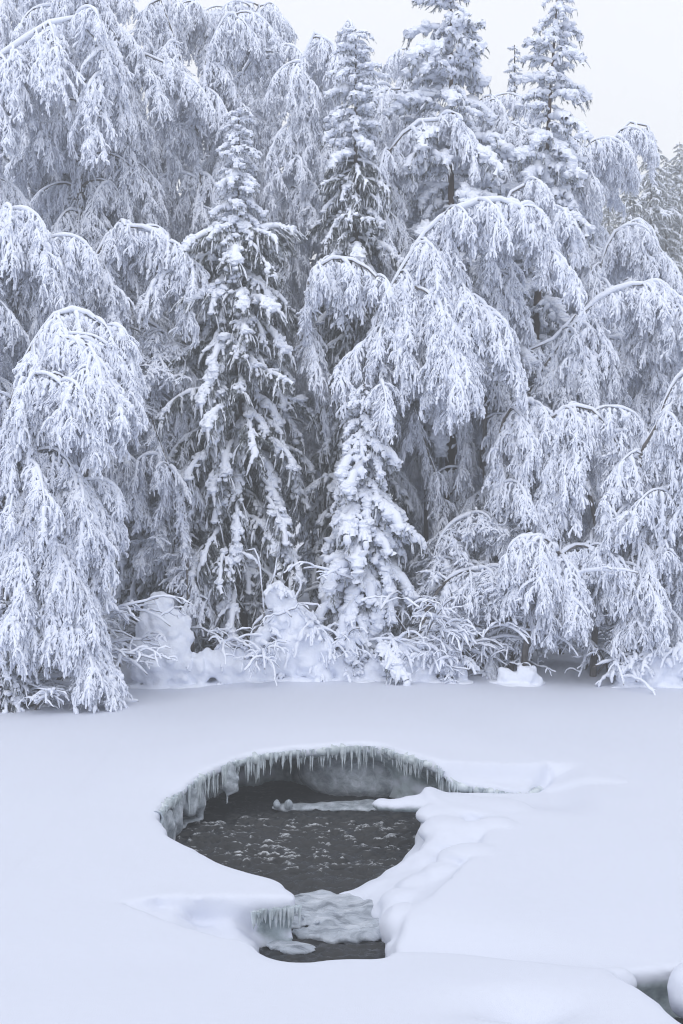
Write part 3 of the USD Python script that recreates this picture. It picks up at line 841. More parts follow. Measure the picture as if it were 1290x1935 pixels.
def conifer(name, label, base, height_, width, seed, kind="spruce", cat="spruce tree", lean=(0, 0), first=.03, top=True, dark=.35, count=None, profile=None, group=None, bark=None, rad=None, droop=0.0):
    rng = np.random.default_rng(seed)
    base = np.asarray(base, float)
    t = thing(name, label, cat, base, group=group)
    K = 16
    s = np.linspace(0, 1, K)
    path = np.stack([lean[0] * height_ * s ** 1.3, lean[1] * height_ * s ** 1.3, height_ * s - .1], 1)
    put("trunk", stem_mesh(path, rad or .012 * height_ + .02, .012, 9, 1.0), bark or spruce_bark, t)
    n = count or int(14 * height_)
    profile = profile or (lambda u: (1 - u) ** .8)
    for k in range(n):
        u = first + (1 - first) * ((k + rng.uniform(0, 1)) / n) ** .8
        u = min(u, .995)
        L = width * profile(u) * (rng.uniform(.6, 1.25) if kind != 'pine' else rng.uniform(.35, 1.4)) + .14
        kd = ('pine' if k % 2 else 'loaded') if (kind == 'spruce' and u > .80 and top) else 'dark' if (kind == 'spruce' and rng.random() < dark) else 'loaded' if (kind == 'pine' and rng.random() < .5) else kind
        az = k * 137.5 + rng.uniform(-30, 30)
        p = np.array([np.interp(u, s, path[:, q]) for q in range(3)])
        if L > 1.05 and k % 3:                                              # the outer half of a long, bare-based branch
            out = (L - .95) * rng.uniform(.6, 1.0)
            p = p + [out * math.cos(math.radians(az)), out * math.sin(math.radians(az)), -.35 * out]
        L = min(L, 1.05)
        b = UsdGeom.Xform.Define(stage, numbered(str(t.GetPath()) + "/bough"))
        b.AddTranslateOp().Set(Gf.Vec3d(*map(float, p)))
        b.AddRotateZOp().Set(float(az))
        b.AddRotateYOp().Set(float(26 - 48 * (u - .2) + droop + rng.normal(0, 12 if kind != 'pine' else 20)))
        wide = max(L, .30) * rng.uniform(.85, 1.15)
        b.AddScaleOp().Set(Gf.Vec3f(float(L), float(wide), float(.5 * L + .5 * wide)))
        m = UsdGeom.Xform.Define(stage, f"{b.GetPath()}")
        m.GetPrim().GetReferences().AddInternalReference(bough_class[kd][int(rng.integers(7))])
        m.GetPrim().SetInstanceable(True)
    return t


bough_class = {}
for kk, paths in BOUGH.items():
    bough_class[kk] = []
    for j, pth in enumerate(paths):
        c = stage.CreateClassPrim(f"/World/Shapes/{kk}_class_{j:03d}")
        m = UsdGeom.Mesh.Define(stage, f"{c.GetPath()}/needles")
        m.GetPrim().GetReferences().AddInternalReference(pth)
        bough_class[kk].append(c.GetPath())


def cat_of(p):
    return p.GetCustomData().get('category')


def copy_of(src, loc, rz, label, scale=1.0, group=None):
    name = src.GetName()
    was = src.GetCustomData()
    x = UsdGeom.Xform.Define(stage, numbered("/World/" + "_".join(w for w in name.split("_") if not w.isdigit())))
    x.AddTranslateOp().Set(Gf.Vec3d(*map(float, loc)))
    x.AddRotateZOp().Set(float(rz))
    x.AddScaleOp().Set(Gf.Vec3f(*([float(scale)] * 3)))
    x.GetPrim().GetReferences().AddInternalReference(src.GetPath())
    x.GetPrim().SetInstanceable(cat_of(src) != 'spruce tree')
    return data(x, label, was.get("category"), group)

# ---------------------------------------------------------------- the wood
def arc(d, *pts, n=26):
    """A stem drawn through (px, py) or (px, py, extra distance) of the photograph."""
    return catmull([at(p[0], p[1], d + (p[2] if len(p) > 2 else 0)) for p in pts], n)


def foot(px, d):
    x = (px - 645.0) * d / F
    return np.array([x, d, float(height(np.array([x]), np.array([float(d)]))[0])])


def arch_birch(label, d, pts, seed, n1=16, L1=(.5, 1.3), n0=6, L0=(.8, 1.8), spray="curtain", thick=.066, extra=(), autos=(), e=(-.4, .5), u=(.5, .99), name="birch", cat="birch tree", **kw):
    f = foot(pts[0][0], d)
    main = catmull([f] + [at(p[0], p[1], d + (p[2] if len(p) > 2 else 0)) for p in pts[1:]], 30)
    jr = np.random.default_rng(seed)
    wob = np.cumsum(jr.normal(0, .022, main.shape), 0)
    main = main + (wob - wob[:1]) * np.linspace(0, 1, len(main))[:, None]
    st = [main] + [arc(d, *x) for x in extra]
    au = [(0, u[0], u[1], n1, L1, e, -1.5, None), (0, min(.3, u[0] * .5), u[0], n0, L0, (.1, .7), -1.2, None), (0, .75 * u[0], .95, max(4, n1 // 4), (.7, 1.7), (.5, 1.05), -1.35, None)] + list(autos)
    for q in range(1, len(st)):
        au.append((q, .25, .99, max(4, n1 // 2), L1, e, -1.5, None))
    return birch(name, label, f, st, au, seed, cat=cat, spray=spray, thick=thick, **kw)


# spruces
SP = conifer("spruce", "dark spruce left of the middle with thick snow pads, thin bare top", foot(455, 28.0), 10.9, 1.95, 1, count=290, lean=(-.004, 0), profile=lambda u: .22 + .78 * (1 - u) ** .75 if u < .8 else .9 * (1 - u) + .06)
conifer("spruce", "tallest slender dark spruce in the middle, its pointed top against the sky", foot(672, 28.8), 12.75, 1.2, 2, dark=.5, count=230, profile=lambda u: .12 + .9 * (1 - u) ** .62)
conifer("spruce", "small cone-shaped spruce buried in snow at the middle of the wood's edge", foot(688, 27.0), 5.6, 1.35, 3, kind="loaded", count=120, profile=lambda u: (1 - u) ** .55 * 1.0, droop=12)
conifer("spruce", "shaded grey spruce with bare lower trunk between the left birch and the dark spruce", foot(270, 29.5), 7.5, 1.5, 4, count=100, first=.1)
conifer("spruce", "shaded spruce close behind the snow-capped stump-shaped sapling", foot(340, 31.0), 8.5, 1.6, 5, count=100, first=.12)
conifer("pine", "tall snow-laden pine rising out of the top of the picture", foot(852, 30.0), 14.7, 1.5, 6, kind="pine", cat="pine tree", count=125, first=.35, bark=pine_bark, rad=.17, profile=lambda u: .25 + 1.0 * (1 - u) ** .6)
conifer("pine", "leaning snow-laden conifer with a bare dark trunk, second from the right skyline", foot(985, 31.0), 14.6, 1.45, 7, kind="pine", cat="pine tree", count=125, first=.3, bark=pine_bark, rad=.16, lean=(.055, 0), profile=lambda u: .12 + 1.1 * (1 - u) ** .7)
conifer("spruce", "dark narrow spruce half hidden between the two tall snowy conifers", foot(972, 38.0), 15.2, 1.3, 8, count=130, first=.3)
conifer("spruce", "little dark green spruce at the left edge of the snow field", foot(8, 24.0), 1.9, .75, 9, count=60)
for k, (px, py, d, w) in enumerate([(1190, 308, 62, 1.2), (1230, 262, 64, 1.3), (1258, 300, 66, 1.2), (1284, 272, 70, 1.5), (1150, 350, 75, 1.4)]):
    top = at(px, py, d)[2]
    conifer("spruce", ["far dark spruce with the lowest top of the right skyline group", "far dark spruce with the sharpest tall top of the right skyline group", "far spruce just right of the tall sharp one on the skyline",
                       "far snowy spruce at the right edge of the picture", "far spruce whose tip shows beside the drooping birch on the right skyline"][k], foot(px, d), top, w * 1.5, 20 + k, count=170, first=.45, top=False, dark=.75, profile=lambda u: (1 - u) ** .55)

# birches, the bent ones drawn from the photograph
arch_birch("bent birch reaching over the tall spruce's right side, the longest arch in the wood", 27.4, [(655, 1250), (672, 900), (722, 610), (790, 470), (850, 402), (945, 372), (1020, 412), (1046, 490)], 31, n1=30, L1=(0.66, 1.82), u=(.58, .99))
arch_birch("bent birch with a bright snow dome right of the middle spruce", 27.2, [(690, 1240), (706, 800), (738, 600), (775, 535), (835, 517), (895, 562), (938, 640)], 32, u=(.64, .99), n0=2, n1=26, L1=(0.66, 1.69), extra=[((775, 540), (815, 560, -.4), (850, 640, -.6), (860, 700, -.6))])
arch_birch("bent birch arching over the small pine gap below the tallest pine", 29.5, [(720, 1240), (715, 600), (722, 330), (760, 255), (810, 228), (870, 245), (905, 310)], 33, n1=26, L1=(0.66, 1.93), n0=10)
arch_birch("slim birch bent across the front of the tall middle spruce", 27.6, [(640, 1240, 2.5), (610, 800, 2), (577, 560), (610, 495), (650, 487), (700, 515), (735, 570)], 34, n1=8, L1=(0.55, 1.33), n0=2)
arch_birch("bent birch left of the dark spruce with a long drooping tip", 27.5, [(160, 1250), (165, 800), (175, 540), (215, 450), (270, 438), (320, 462), (348, 530), (350, 590)], 35, n1=22, L1=(0.55, 1.69))
arch_birch("round-topped bent birch in the left foreground", 24.9, [(-20, 1290), (0, 900), (45, 700), (90, 618), (140, 584), (200, 610), (240, 680), (248, 740)], 36, n1=30, L1=(0.55, 1.58), n0=8, L0=(.8, 1.5), extra=[((60, 690), (110, 640, -.3), (165, 660, -.5), (190, 740, -.6)), ((5, 860), (55, 720, -.4), (110, 720, -.8), (150, 800, -.9))])
arch_birch("low twiggy birch with curtains down to the snow at the left edge", 24.5, [(20, 1300), (10, 1080), (30, 960), (70, 900), (115, 930), (150, 1010), (165, 1090)], 37, n1=34, L1=(0.66, 1.58), extra=[((10, 1060), (70, 1010, -.3), (110, 1060, -.4), (150, 1180, -.4)), ((0, 960), (60, 860, -.2), (120, 860, -.3), (165, 960, -.3)), ((15, 1180), (80, 1120, -.5), (120, 1160, -.6), (165, 1260, -.6))])
arch_birch("tall weeping birch in the top left corner with a long horizontal arch", 28.0, [(-60, 1250), (-70, 500), (-30, 170), (30, 100), (130, 45), (180, 75), (200, 160), (205, 240)], 38, n1=34, L1=(0.88, 2.42), n0=12, L0=(1.0, 2.4))
arch_birch("weeping birch at the left edge below the top corner arch", 26.0, [(-70, 1250), (-60, 600), (-30, 430), (20, 400), (70, 430), (110, 480), (128, 540)], 39, n1=34, L1=(0.88, 2.66), n0=10)
arch_birch("birch dome on the right with its dark trunk showing below", 27.3, [(1120, 1250), (1128, 1010), (1090, 860), (1040, 790), (1090, 757), (1150, 790), (1185, 870), (1190, 930)], 40, n0=2, n1=34, L1=(0.55, 1.58), u=(.45, .99))
arch_birch("narrow birch dome just right of the brown pine trunk", 27.4, [(965, 1250), (948, 1000), (940, 850), (958, 775), (992, 748), (1025, 790), (1038, 860)], 41, u=(.68, .99), n0=0, n1=18, L1=(0.55, 1.45))
arch_birch("low birch mound with dark bent stem at the right edge of the bare snow", 26.8, [(985, 1260), (1005, 1150), (1040, 1070), (1090, 1030), (1140, 1060), (1185, 1130), (1200, 1180)], 42, n1=36, L1=(0.50, 1.33), u=(.45, .99), extra=[((1060, 1050), (1030, 1018, -.3), (1000, 1014, -.4), (975, 1020, -.4))])
arch_birch("birch bowed flat to the right edge under the skyline trees", 29.0, [(960, 1250), (985, 800), (1060, 640), (1130, 560), (1200, 540), (1260, 570), (1300, 640)], 43, n1=30, L1=(0.55, 1.69), u=(.5, .99))
arch_birch("rounded birch crown on the right below the far spruces", 31.5, [(1120, 1250), (1125, 800), (1140, 540), (1165, 460), (1200, 430), (1240, 465), (1260, 540)], 44, n1=32, L1=(0.66, 1.93), n0=10, L0=(1, 2))
arch_birch("drooping birch top alone against the sky on the right", 36.0, [(1100, 1250), (1110, 600), (1130, 320), (1155, 250), (1195, 216), (1222, 245), (1226, 300)], 45, n1=18, L1=(0.66, 1.82), n0=6, L0=(.8, 1.6))
arch_birch("short arched birch tucked right of the longest arch", 28.8, [(920, 1250), (915, 700), (940, 420), (975, 345), (1010, 345), (1045, 390), (1055, 460)], 46, n1=24, L1=(0.55, 1.58), n0=8)
arch_birch("birch at the right edge with an inclined dark trunk", 27.0, [(1190, 1250), (1215, 900), (1245, 820), (1275, 740), (1320, 700), (1370, 760)], 47, n1=26, L1=(0.66, 1.82), n0=10, L0=(.8, 1.8))
arch_birch("birch with grey curtains low at the right edge", 26.8, [(1235, 1250), (1245, 1050), (1255, 930), (1285, 885), (1330, 900), (1360, 980)], 48, n1=26, L1=(0.55, 1.69), n0=8, L0=(.6, 1.4))
arch_birch("birch with a hunched crown above the right-hand dome", 29.5, [(1060, 1250), (1075, 900), (1090, 720), (1120, 660), (1180, 655), (1230, 700), (1235, 760)], 49, n1=26, L1=(0.55, 1.58), n0=8)
arch_birch("tall birch with a forked top against the sky, left of the middle", 31.0, [(400, 1250), (395, 700), (380, 300), (350, 120), (320, 30), (300, -20), (280, 0)], 50, n1=26, L1=(0.77, 1.93), n0=20, L0=(1.2, 2.6), extra=[((372, 260), (385, 130), (420, 40), (445, 30), (455, 90))])
arch_birch("birch with bent head against the sky just left of the tallest spruce", 30.5, [(540, 1250), (540, 600), (550, 380), (560, 240), (575, 120), (600, 55), (630, 60), (655, 110)], 51, n1=26, L1=(0.77, 1.93), n0=22, L0=(1, 2.4), bark=birch_bark)
arch_birch("tall straight-trunked weeping birch in the left of the wood", 29.5, [(155, 1250), (152, 700), (150, 300), (150, 60), (152, -90), (170, -160)], 52, n1=34, L1=(0.99, 2.42), n0=40, L0=(1.2, 2.6), e=(.2, .9), u=(.6, .99), thick=.12)
arch_birch("weeping birch behind the thin top of the dark spruce", 31.5, [(460, 1250), (462, 700), (455, 350), (450, 200), (470, 120), (510, 110), (530, 160)], 53, n1=26, L1=(0.88, 2.18), n0=22, L0=(1, 2.2))
arch_birch("weeping birch filling the wood between the left arch and the dark spruce", 30.0, [(250, 1250), (250, 800), (240, 420), (250, 200), (280, 110), (320, 130), (330, 210)], 54, n1=30, L1=(0.88, 2.42), n0=26, L0=(1, 2.4))
arch_birch("weeping birch behind the pine's lower branches", 32.5, [(800, 1250), (805, 800), (790, 420), (770, 240), (745, 170), (720, 190), (715, 260)], 55, n1=30, L1=(0.88, 2.42), n0=26, L0=(1, 2.4))
arch_birch("birch with a triangular snow-covered crown left of the dark spruce's foot", 28.0, [(350, 1250), (330, 1000), (290, 830), (275, 680), (270, 620), (300, 640), (335, 700)], 56, n1=18, L1=(0.44, 1.21), n0=8, L0=(.6, 1.2), spray="both", thick=.06)

arch_birch("pale birch at the top left edge behind the long horizontal arch", 32.0, [(40, 1250), (45, 600), (40, 200), (20, 20), (0, -40), (-30, -20)], 57, n1=30, L1=(1.0, 2.4), n0=30, L0=(1, 2.4))
arch_birch("pale birch crown at the top edge left of the forked birch", 33.0, [(235, 1250), (235, 600), (225, 250), (205, 30), (215, -60), (250, -60)], 58, n1=30, L1=(1.0, 2.4), n0=30, L0=(1, 2.4))
arch_birch("pale birch filling the skyline between the forked and the bent-headed birch", 34.0, [(480, 1250), (480, 600), (470, 300), (470, 150), (495, 90), (520, 100)], 59, n1=26, L1=(1.0, 2.2), n0=26, L0=(1, 2.2))
arch_birch("slender birch left of the tall pine's foot, with grey hanging twigs", 30.5, [(800, 1250), (860, 900), (880, 700), (885, 600), (900, 540), (930, 530)], 60, n1=8, L1=(.8, 1.4), n0=0, u=(.75, .99))

for q, (px, top, d, lab) in enumerate([(70, -60, 35, "upright frosted birch rising behind the top left arch"), (120, 60, 33.5, "upright frosted birch between the top left arch and the straight-trunked birch"), (300, 40, 35, "upright frosted birch behind the forked birch"),
                                       (400, 30, 36, "upright frosted birch on the skyline right of the forked birch"), (505, 40, 35.5, "upright frosted birch on the skyline left of the bent-headed birch"), (610, 90, 36, "upright frosted birch behind the tallest spruce's left side"),
                                       (725, 170, 35, "upright frosted birch between the tallest spruce and the tall pine"), (770, 130, 37, "upright frosted birch close left of the tall pine"), (910, 210, 36, "upright frosted birch right of the tall pine's trunk"),
                                       (1085, 300, 35, "upright frosted birch right of the leaning conifer"), (1250, 560, 35, "upright frosted birch under the far dark spruces"),
                                       (190, 150, 34, "upright frosted birch right of the straight-trunked birch"), (-10, 120, 34, "upright frosted birch at the left edge of the picture")]):
    f = foot(px, d)
    r = np.random.default_rng(900 + q)
    tipz = at(px, top, d)[2]
    lean = r.uniform(-.5, .5)
    main = catmull([f, f + [lean * .3, 0, tipz * .5], f + [lean * .2, 0, tipz * .8], f + [lean * .9, r.uniform(-.3, .3), tipz], f + [lean * 1.8, r.uniform(-.4, .4), tipz - .25]], 34)
    birch("birch", lab, f, [main], [(0, .30, .99, 46, (.9, 2.3), (.35, 1.15), -1.3, None), (0, .6, .99, 16, (.5, 1.2), (-.2, .6), -1.45, None)], 900 + q, thick=.085, snow_r=.038, ssc=(.4, .85), spacing=.11)


def bare_stem(label, d, pts, seed, r0=.05):
    """A thin leaning stem with a few short snowy twigs."""
    f = foot(pts[0][0], d)
    main = catmull([f] + [at(x, y, d) for x, y in pts[1:]], 24)
    main = main + np.cumsum(np.random.default_rng(seed).normal(0, .012, main.shape), 0)
    return birch("birch", label, f, [main], [(0, .25, .98, 9, (.3, .9), (-.1, .9), -1.1, None)], seed, thick=r0, snow_r=.03, ssc=(.35, .7), spacing=.16)


bare_stem("thin dark stem leaning left, left of the brown pine trunk", 28.6, [(850, 1250), (835, 960), (810, 840), (790, 770)], 941)
bare_stem("pale slim birch trunk close right of the brown pine trunk", 28.8, [(865, 1250), (868, 960), (880, 800), (888, 700)], 942, .06)
bare_stem("dark bent stem right of the brown trunks, below the flat-bowed birch", 28.9, [(950, 1250), (965, 800), (970, 680), (1040, 640), (1085, 590)], 943, .06)
bare_stem("thin dark stem leaning right in the gap left of the dark spruce", 27.2, [(365, 1100), (350, 960), (320, 860), (290, 780)], 944)
bare_stem("straight dark stem in the gap left of the dark spruce", 28.0, [(338, 1250), (336, 1000), (345, 800), (350, 640)], 945, .06)
bare_stem("dark stem rising from the right edge of the low birch mound", 27.3, [(1165, 1250), (1180, 1080), (1195, 950), (1240, 820)], 946)
bare_stem("thin stem behind the low birch mound's left side", 26.9, [(985, 1260), (1000, 1170), (1020, 1090), (1060, 1040)], 947, .045)

# twiggy undergrowth
arch_birch("tangled low birch bush bowed over between the small spruce and the right mound", 27.2, [(770, 1250), (800, 1170), (840, 1100), (900, 1078), (970, 1100), (1030, 1150)], 61, n1=30, L1=(.6, 1.3), n0=10, L0=(.6, 1.4), spray="both", thick=.05, e=(0, .8), u=(.2, .99), name="bush", cat="bush", extra=[((800, 1180), (830, 1020, .4), (900, 970, .5), (990, 1000, .5)), ((900, 1180), (930, 1060, .8), (980, 990, .9), (1040, 1010, .9))])
arch_birch("bush of thin snowy stems behind the low mound right of the small spruce", 27.9, [(930, 1250), (950, 1100), (955, 1000), (980, 960), (1020, 980), (1070, 1060)], 62, n1=24, L1=(.6, 1.3), n0=10, L0=(.6, 1.4), spray="both", thick=.045, e=(0, .8), u=(.2, .99), name="bush", cat="bush")


def thicket(label, px, d, width, n, H_, seed, name="thicket", lean=0.0):
    """Many thin stems bowed over under snow, their undersides bare."""
    r = np.random.default_rng(seed)
    base = foot(px, d)
    t = thing(name, label, "bush", base)
    parts = []
    for k in range(n):
        st = np.array([r.uniform(-1, 1) * width, r.uniform(-.7, .7), -.05])
        az = r.uniform(0, 2 * np.pi) if r.random() > .3 else lean
        L = H_ * r.uniform(.6, 1.5)
        c = limb_path(st, az, r.uniform(.7, 1.4), r.uniform(-1.2, .2), L, r, 14, 1.2)
        v, f = stem_mesh(c, .022, .008, 5)
        put("stem", (v, f), birch_bark, t)
        parts.append((*snow_on(c[2:], r.uniform(.022, .034), r, .020, sides=6, amp=.3), 1.0))
        m = int(r.integers(5, 10))
        i = r.integers(4, 13, m)
        a2 = az + r.uniform(-1.6, 1.6, m)
        b = strands(c[i], a2, r.uniform(-.2, .9, m), r.uniform(-1.3, -.2, m), r.uniform(.3, .9, m) * min(1, H_ / 1.5), 9, r, 1.0, .2)
        parts += snowy_strands(b, lumpy(m, 9, r.uniform(.018, .03, m), r.uniform(.015, .024, m), r, .25, .05), r, 6, .008)
        w, j = r.integers(0, m, 2 * m), r.integers(2, 8, 2 * m)
        c2 = strands(b[w, j], a2[w] + r.uniform(-1.6, 1.6, 2 * m), r.uniform(-.7, .7, 2 * m), r.uniform(-1.4, -.3, 2 * m), r.uniform(.12, .4, 2 * m), 6, r, .8, .25)
        parts += snowy_strands(c2, lumpy(2 * m, 6, np.full(2 * m, .018), np.full(2 * m, .013), r, .3, .06), r, 5, .005)
    v, f, a = join(parts)
    put("twigs", (v, f), birch_twig_mat, t, attr={"snow": a}, kind="stuff")
    return t


thicket("tangle of bowed snowy stems between the small spruce and the right mound", 900, 27.7, 1.1, 34, 1.5, 81)
thicket("high thin dark stems with snow-lined twigs in the gap by the brown trunk", 815, 32.0, .8, 12, 4.6, 88)
thicket("taller tangle of snow-lined stems behind the right-hand bush, below the brown trunks", 860, 28.0, 1.5, 34, 2.6, 82)
thicket("shaded tangle of thin snowy stems in the gap right of the left birches", 265, 28.4, .8, 14, 2.2, 83)
thicket("snow-lined stems crowding the foot of the right-hand birches", 1210, 27.8, 1.2, 30, 1.6, 84)
thicket("bowed stems reaching out of the left birches over the snow", 40, 24.6, .4, 18, .7, 85, lean=0.0)
thicket("bowed stems between the dark spruce and the small spruce", 560, 27.2, .9, 20, 1.6, 86)
thicket("high thin stems under the round-topped left birch", 50, 25.2, .6, 24, 2.4, 87)

# deeper in the wood: copies of some of the trees above
rng = np.random.default_rng(5)
src_b = [stage.GetPrimAtPath("/World/birch" + x) for x in ("_017", "_018", "_019", "_020", "_021", "_022")]
src_s = [stage.GetPrimAtPath("/World/spruce" + x) for x in ("", "_001", "_003", "_004")]
for k in range(22):
    d = 33.5 + 8 * rng.random() + (k % 3)
    px = -90 + 1440 * (k + rng.uniform(-.3, .3)) / 21
    f = foot(px, d)
    sc = rng.uniform(.85, 1.05) * (1.0 if px < 620 else .80 if px < 900 else .62)
    copy_of(src_b[k % 6], f, rng.uniform(0, 360), "pale weeping birch deep in the wood behind the front trees", sc, "birches deep in the wood")
for k in range(5):
    f = foot(1030 + 75 * k, 34.0 + 1.5 * (k % 3))
    copy_of(src_b[(k + 2) % 6], f, 70.0 * k, "pale weeping birch deep in the wood behind the right-hand trees", .60 + .05 * (k % 2), "birches deep in the wood on the right")
for k in range(16):
    d = 33 + 12 * rng.random()
    px = -60 + 1400 * (k + rng.uniform(-.3, .3)) / 15
    f = foot(px, d)
    copy_of(src_s[k % 4], f, rng.uniform(0, 360), "dim spruce deep in the wood behind the front trees", rng.uniform(.6, .85) * (1.0 if px < 900 else .75), "spruces deep in the wood")

# ---------------------------------------------------------------- snowed-over bushes along the wood's edge


def px_blobs(d, rows):
    """(px, py, radius in px[, squash][, extra distance]) -> blobs."""
    out = []
    for r in rows:
        rad = r[2] * d / F
        sq = r[3] if len(r) > 3 else 1.0
        out.append((at(r[0], r[1], d + (r[4] if len(r) > 4 else 0)), np.array([rad, rad * .95, rad * sq])))
    return out


def snow_bush(name, label, cat, d, rows, sticks=(), seed=1, noise=.05, freq=7.0, cell=.03, k=.05, drapes=(), knobs=9):
    """Mounds of snow (rows), bare sticks, and snowy twigs that hang from (px, py): drapes = (px, py, how many, length, spread)."""
    t = thing(name, label, cat)
    r = np.random.default_rng(seed)
    blobs = px_blobs(d, rows)
    for c, rad in list(blobs):
        for _ in range(knobs):
            v = r.normal(size=3)
            v[1] = -abs(v[1]) * .7
            v /= np.linalg.norm(v)
            q = rad * r.uniform(.22, .42)
            blobs.append((c + v * rad * .92, q * [1, 1, r.uniform(.7, 1.6)]))
    bx = [c[0] for c, _ in blobs]
    for x in np.arange(min(bx), max(bx) + .01, .16):                        # the drift it stands in
        y = d + r.uniform(-.12, .25)
        z = float(height(np.array([x]), np.array([y]))[0])
        blobs.append((np.array([x, y, z - .02]), np.array([r.uniform(.18, .3), r.uniform(.2, .34), r.uniform(.04, .09)])))
    v, f = lumps_mesh(blobs, k, cell, noise, freq, seed, 0)
    put("snow", (v, f), snow_mat, t)
    for s in sticks:
        c = arc(d, *s, n=14)
        c = c + np.cumsum(r.normal(0, .008, c.shape), 0)
        put("stem", stem_mesh(c, .020, .008, 6), birch_bark, t)
        put("stem_snow", snow_on(c[1:], .030, r, .020, sides=6, amp=.45), snow_mat, t)
    parts = []
    for px, py, n, L, sp in drapes:
        st = at(px, py, d) + r.normal(0, .06, (n, 3))
        az = np.full(n, -np.pi / 2) + r.uniform(-sp, sp, n)
        c = strands(st, az, r.uniform(-.3, .7, n), r.uniform(-1.5, -.9, n), L * r.uniform(.5, 1.2, n), 9, r, .8, .16)
        parts += snowy_strands(c, lumpy(n, 9, r.uniform(.03, .05, n), r.uniform(.02, .035, n), r, .35), r, 6, .008)
        w, j = r.integers(0, n, 2 * n), r.integers(2, 7, 2 * n)
        c2 = strands(c[w, j], az[w] + r.uniform(-1.4, 1.4, 2 * n), r.uniform(-.6, .5, 2 * n), np.full(2 * n, -1.3), r.uniform(.15, .4, 2 * n) * min(L, 1), 6, r, .8, .16)
        parts += snowy_strands(c2, lumpy(2 * n, 6, np.full(2 * n, .03), np.full(2 * n, .02), r, .35), r, 5, .006)
    if parts:
        v, f, a = join(parts)
        put("twigs", (v, f), birch_twig_mat, t, attr={"snow": a}, kind="stuff")
    return t


snow_bush("snowed_sapling", "stump-shaped snow-covered sapling like a hooded figure, left of the middle", "sapling", 26.5, [(306, 1140, 22), (300, 1165, 32), (290, 1195, 34), (322, 1190, 34), (330, 1215, 30), (280, 1220, 27), (305, 1230, 44), (284, 1258, 30),
          (270, 1272, 20), (300, 1262, 34), (335, 1250, 32), (345, 1270, 26), (268, 1210, 14), (352, 1205, 14)], seed=3, drapes=[(306, 1150, 5, .3, 3), (275, 1240, 5, .3, 2), (340, 1240, 5, .3, 2)])
snow_bush("snowed_bush", "low rounded row of snow-covered bushes between the hooded sapling and the stick-topped bush", "bush", 26.5, [(375, 1262, 28), (400, 1255, 26), (425, 1255, 30), (455, 1262, 28), (480, 1270, 24), (510, 1276, 20), (545, 1280, 16), (360, 1275, 22), (440, 1280, 26), (590, 1284, 14)],
          [((430, 1290), (450, 1268), (480, 1262)), ((470, 1288), (520, 1278), (560, 1268))], seed=4, drapes=[(380, 1245, 10, .4, 2.5), (430, 1245, 12, .4, 2.5), (480, 1255, 10, .4, 2.5), (540, 1268, 10, .35, 2.5)])
snow_bush("snowed_bush", "tall snow-covered bush with broken sticks poking out of its peak", "bush", 26.5, [(525, 1112, 14), (520, 1135, 18), (545, 1140, 14), (535, 1165, 22), (560, 1180, 24), (520, 1185, 18), (585, 1205, 24), (550, 1215, 30), (500, 1200, 16), (485, 1215, 14), (610, 1230, 24), (580, 1245, 30), (630, 1250, 22),
          (540, 1250, 28), (600, 1270, 26), (650, 1270, 20), (510, 1265, 20), (675, 1280, 14)],
          [((505, 1230), (500, 1140), (490, 1050), (470, 1045)), ((500, 1130), (515, 1090), (520, 1060)), ((540, 1160), (570, 1110), (558, 1085)), ((590, 1220), (625, 1180), (640, 1190)), ((470, 1200), (420, 1215), (400, 1228)), ((490, 1080), (480, 1060), (455, 1045)),
           ((480, 1230), (475, 1190), (500, 1160))], seed=5, drapes=[(525, 1110, 10, .5, 3), (540, 1150, 14, .6, 2.5), (510, 1190, 12, .5, 2.5), (585, 1190, 16, .6, 2), (550, 1220, 14, .5, 2), (630, 1235, 14, .5, 2), (600, 1255, 10, .4, 2), (490, 1230, 12, .4, 2.5), (660, 1262, 10, .35, 2)])
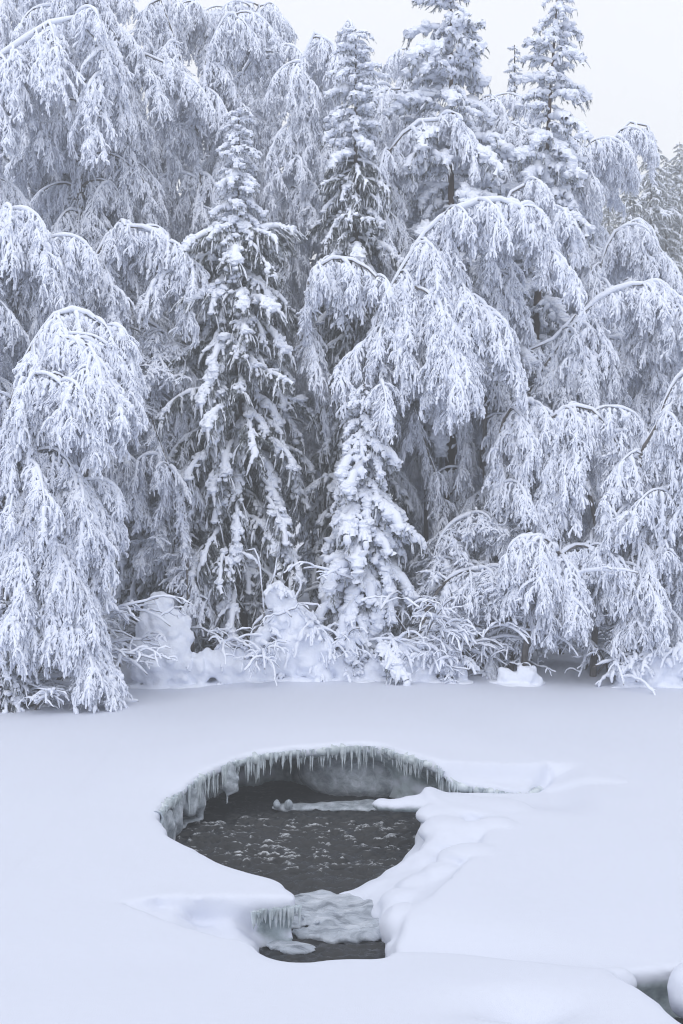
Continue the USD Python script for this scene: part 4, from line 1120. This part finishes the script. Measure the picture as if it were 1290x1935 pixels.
snow_bush("snowed_bush", "low bush of bowed twigs under snow right of the middle, by the open snow", "bush", 26.5, [(740, 1236, 18), (765, 1228, 18), (720, 1255, 20), (790, 1245, 20), (820, 1250, 22), (850, 1258, 20), (760, 1262, 26), (700, 1275, 18), (800, 1272, 22), (870, 1272, 14), (680, 1280, 12)],
          [((690, 1270), (710, 1230), (750, 1215), (790, 1225)), ((730, 1280), (760, 1240), (810, 1235), (880, 1262)), ((830, 1280), (850, 1245), (890, 1250)), ((690, 1255), (700, 1235), (730, 1222))], seed=6, drapes=[(740, 1220, 16, .6, 2.6), (790, 1225, 16, .6, 2.6), (840, 1240, 14, .5, 2.6), (710, 1240, 12, .45, 2.6), (870, 1255, 10, .35, 2.5)])
snow_bush("snow_boulder", "two round snow lumps at the wood's edge left of the low birch mound", "snow lump", 26.5, [(955, 1277, 15), (995, 1275, 18), (975, 1282, 14), (1010, 1284, 12)], seed=7, noise=.03)
snow_bush("snowed_bush", "snow-covered brushwood at the right edge of the snow field", "bush", 26.5, [(1200, 1260, 18), (1225, 1245, 20), (1250, 1250, 22), (1280, 1255, 24), (1300, 1240, 26), (1180, 1278, 16), (1230, 1275, 24), (1270, 1280, 20)],
          [((1170, 1290), (1200, 1260), (1240, 1240), (1260, 1215)), ((1200, 1290), (1230, 1255), (1270, 1238), (1300, 1235)), ((1120, 1262), (1160, 1250), (1200, 1238))], seed=8, drapes=[(1200, 1245, 14, .5, 2.6), (1240, 1232, 16, .55, 2.6), (1285, 1235, 16, .55, 2.6), (1170, 1262, 12, .4, 2.6)])
snow_bush("snowed_bush", "snow heap with a bent twig under the left birch curtains", "bush", 24.6, [(30, 1310, 26), (70, 1318, 16), (110, 1322, 14), (0, 1300, 30), (-40, 1300, 30)],
          [((60, 1325), (90, 1290), (150, 1300), (220, 1322), (262, 1322)), ((100, 1322), (150, 1318), (200, 1328)), ((10, 1310), (60, 1280), (130, 1280))], seed=9)

haze = usdkit.material(stage, "/World/Looks/frosty_air", {"v": ("principled_volume", {"color": (0.90, 0.94, 1.0), "density": 0.0052, "anisotropy": 0.2})}, [], volume="v.volume")
hz = trimesh.creation.box([1020, 1320, 24])
hz.apply_translation([0, 250, 9.0])
put("haze", hz, haze, smooth=False, kind="stuff")
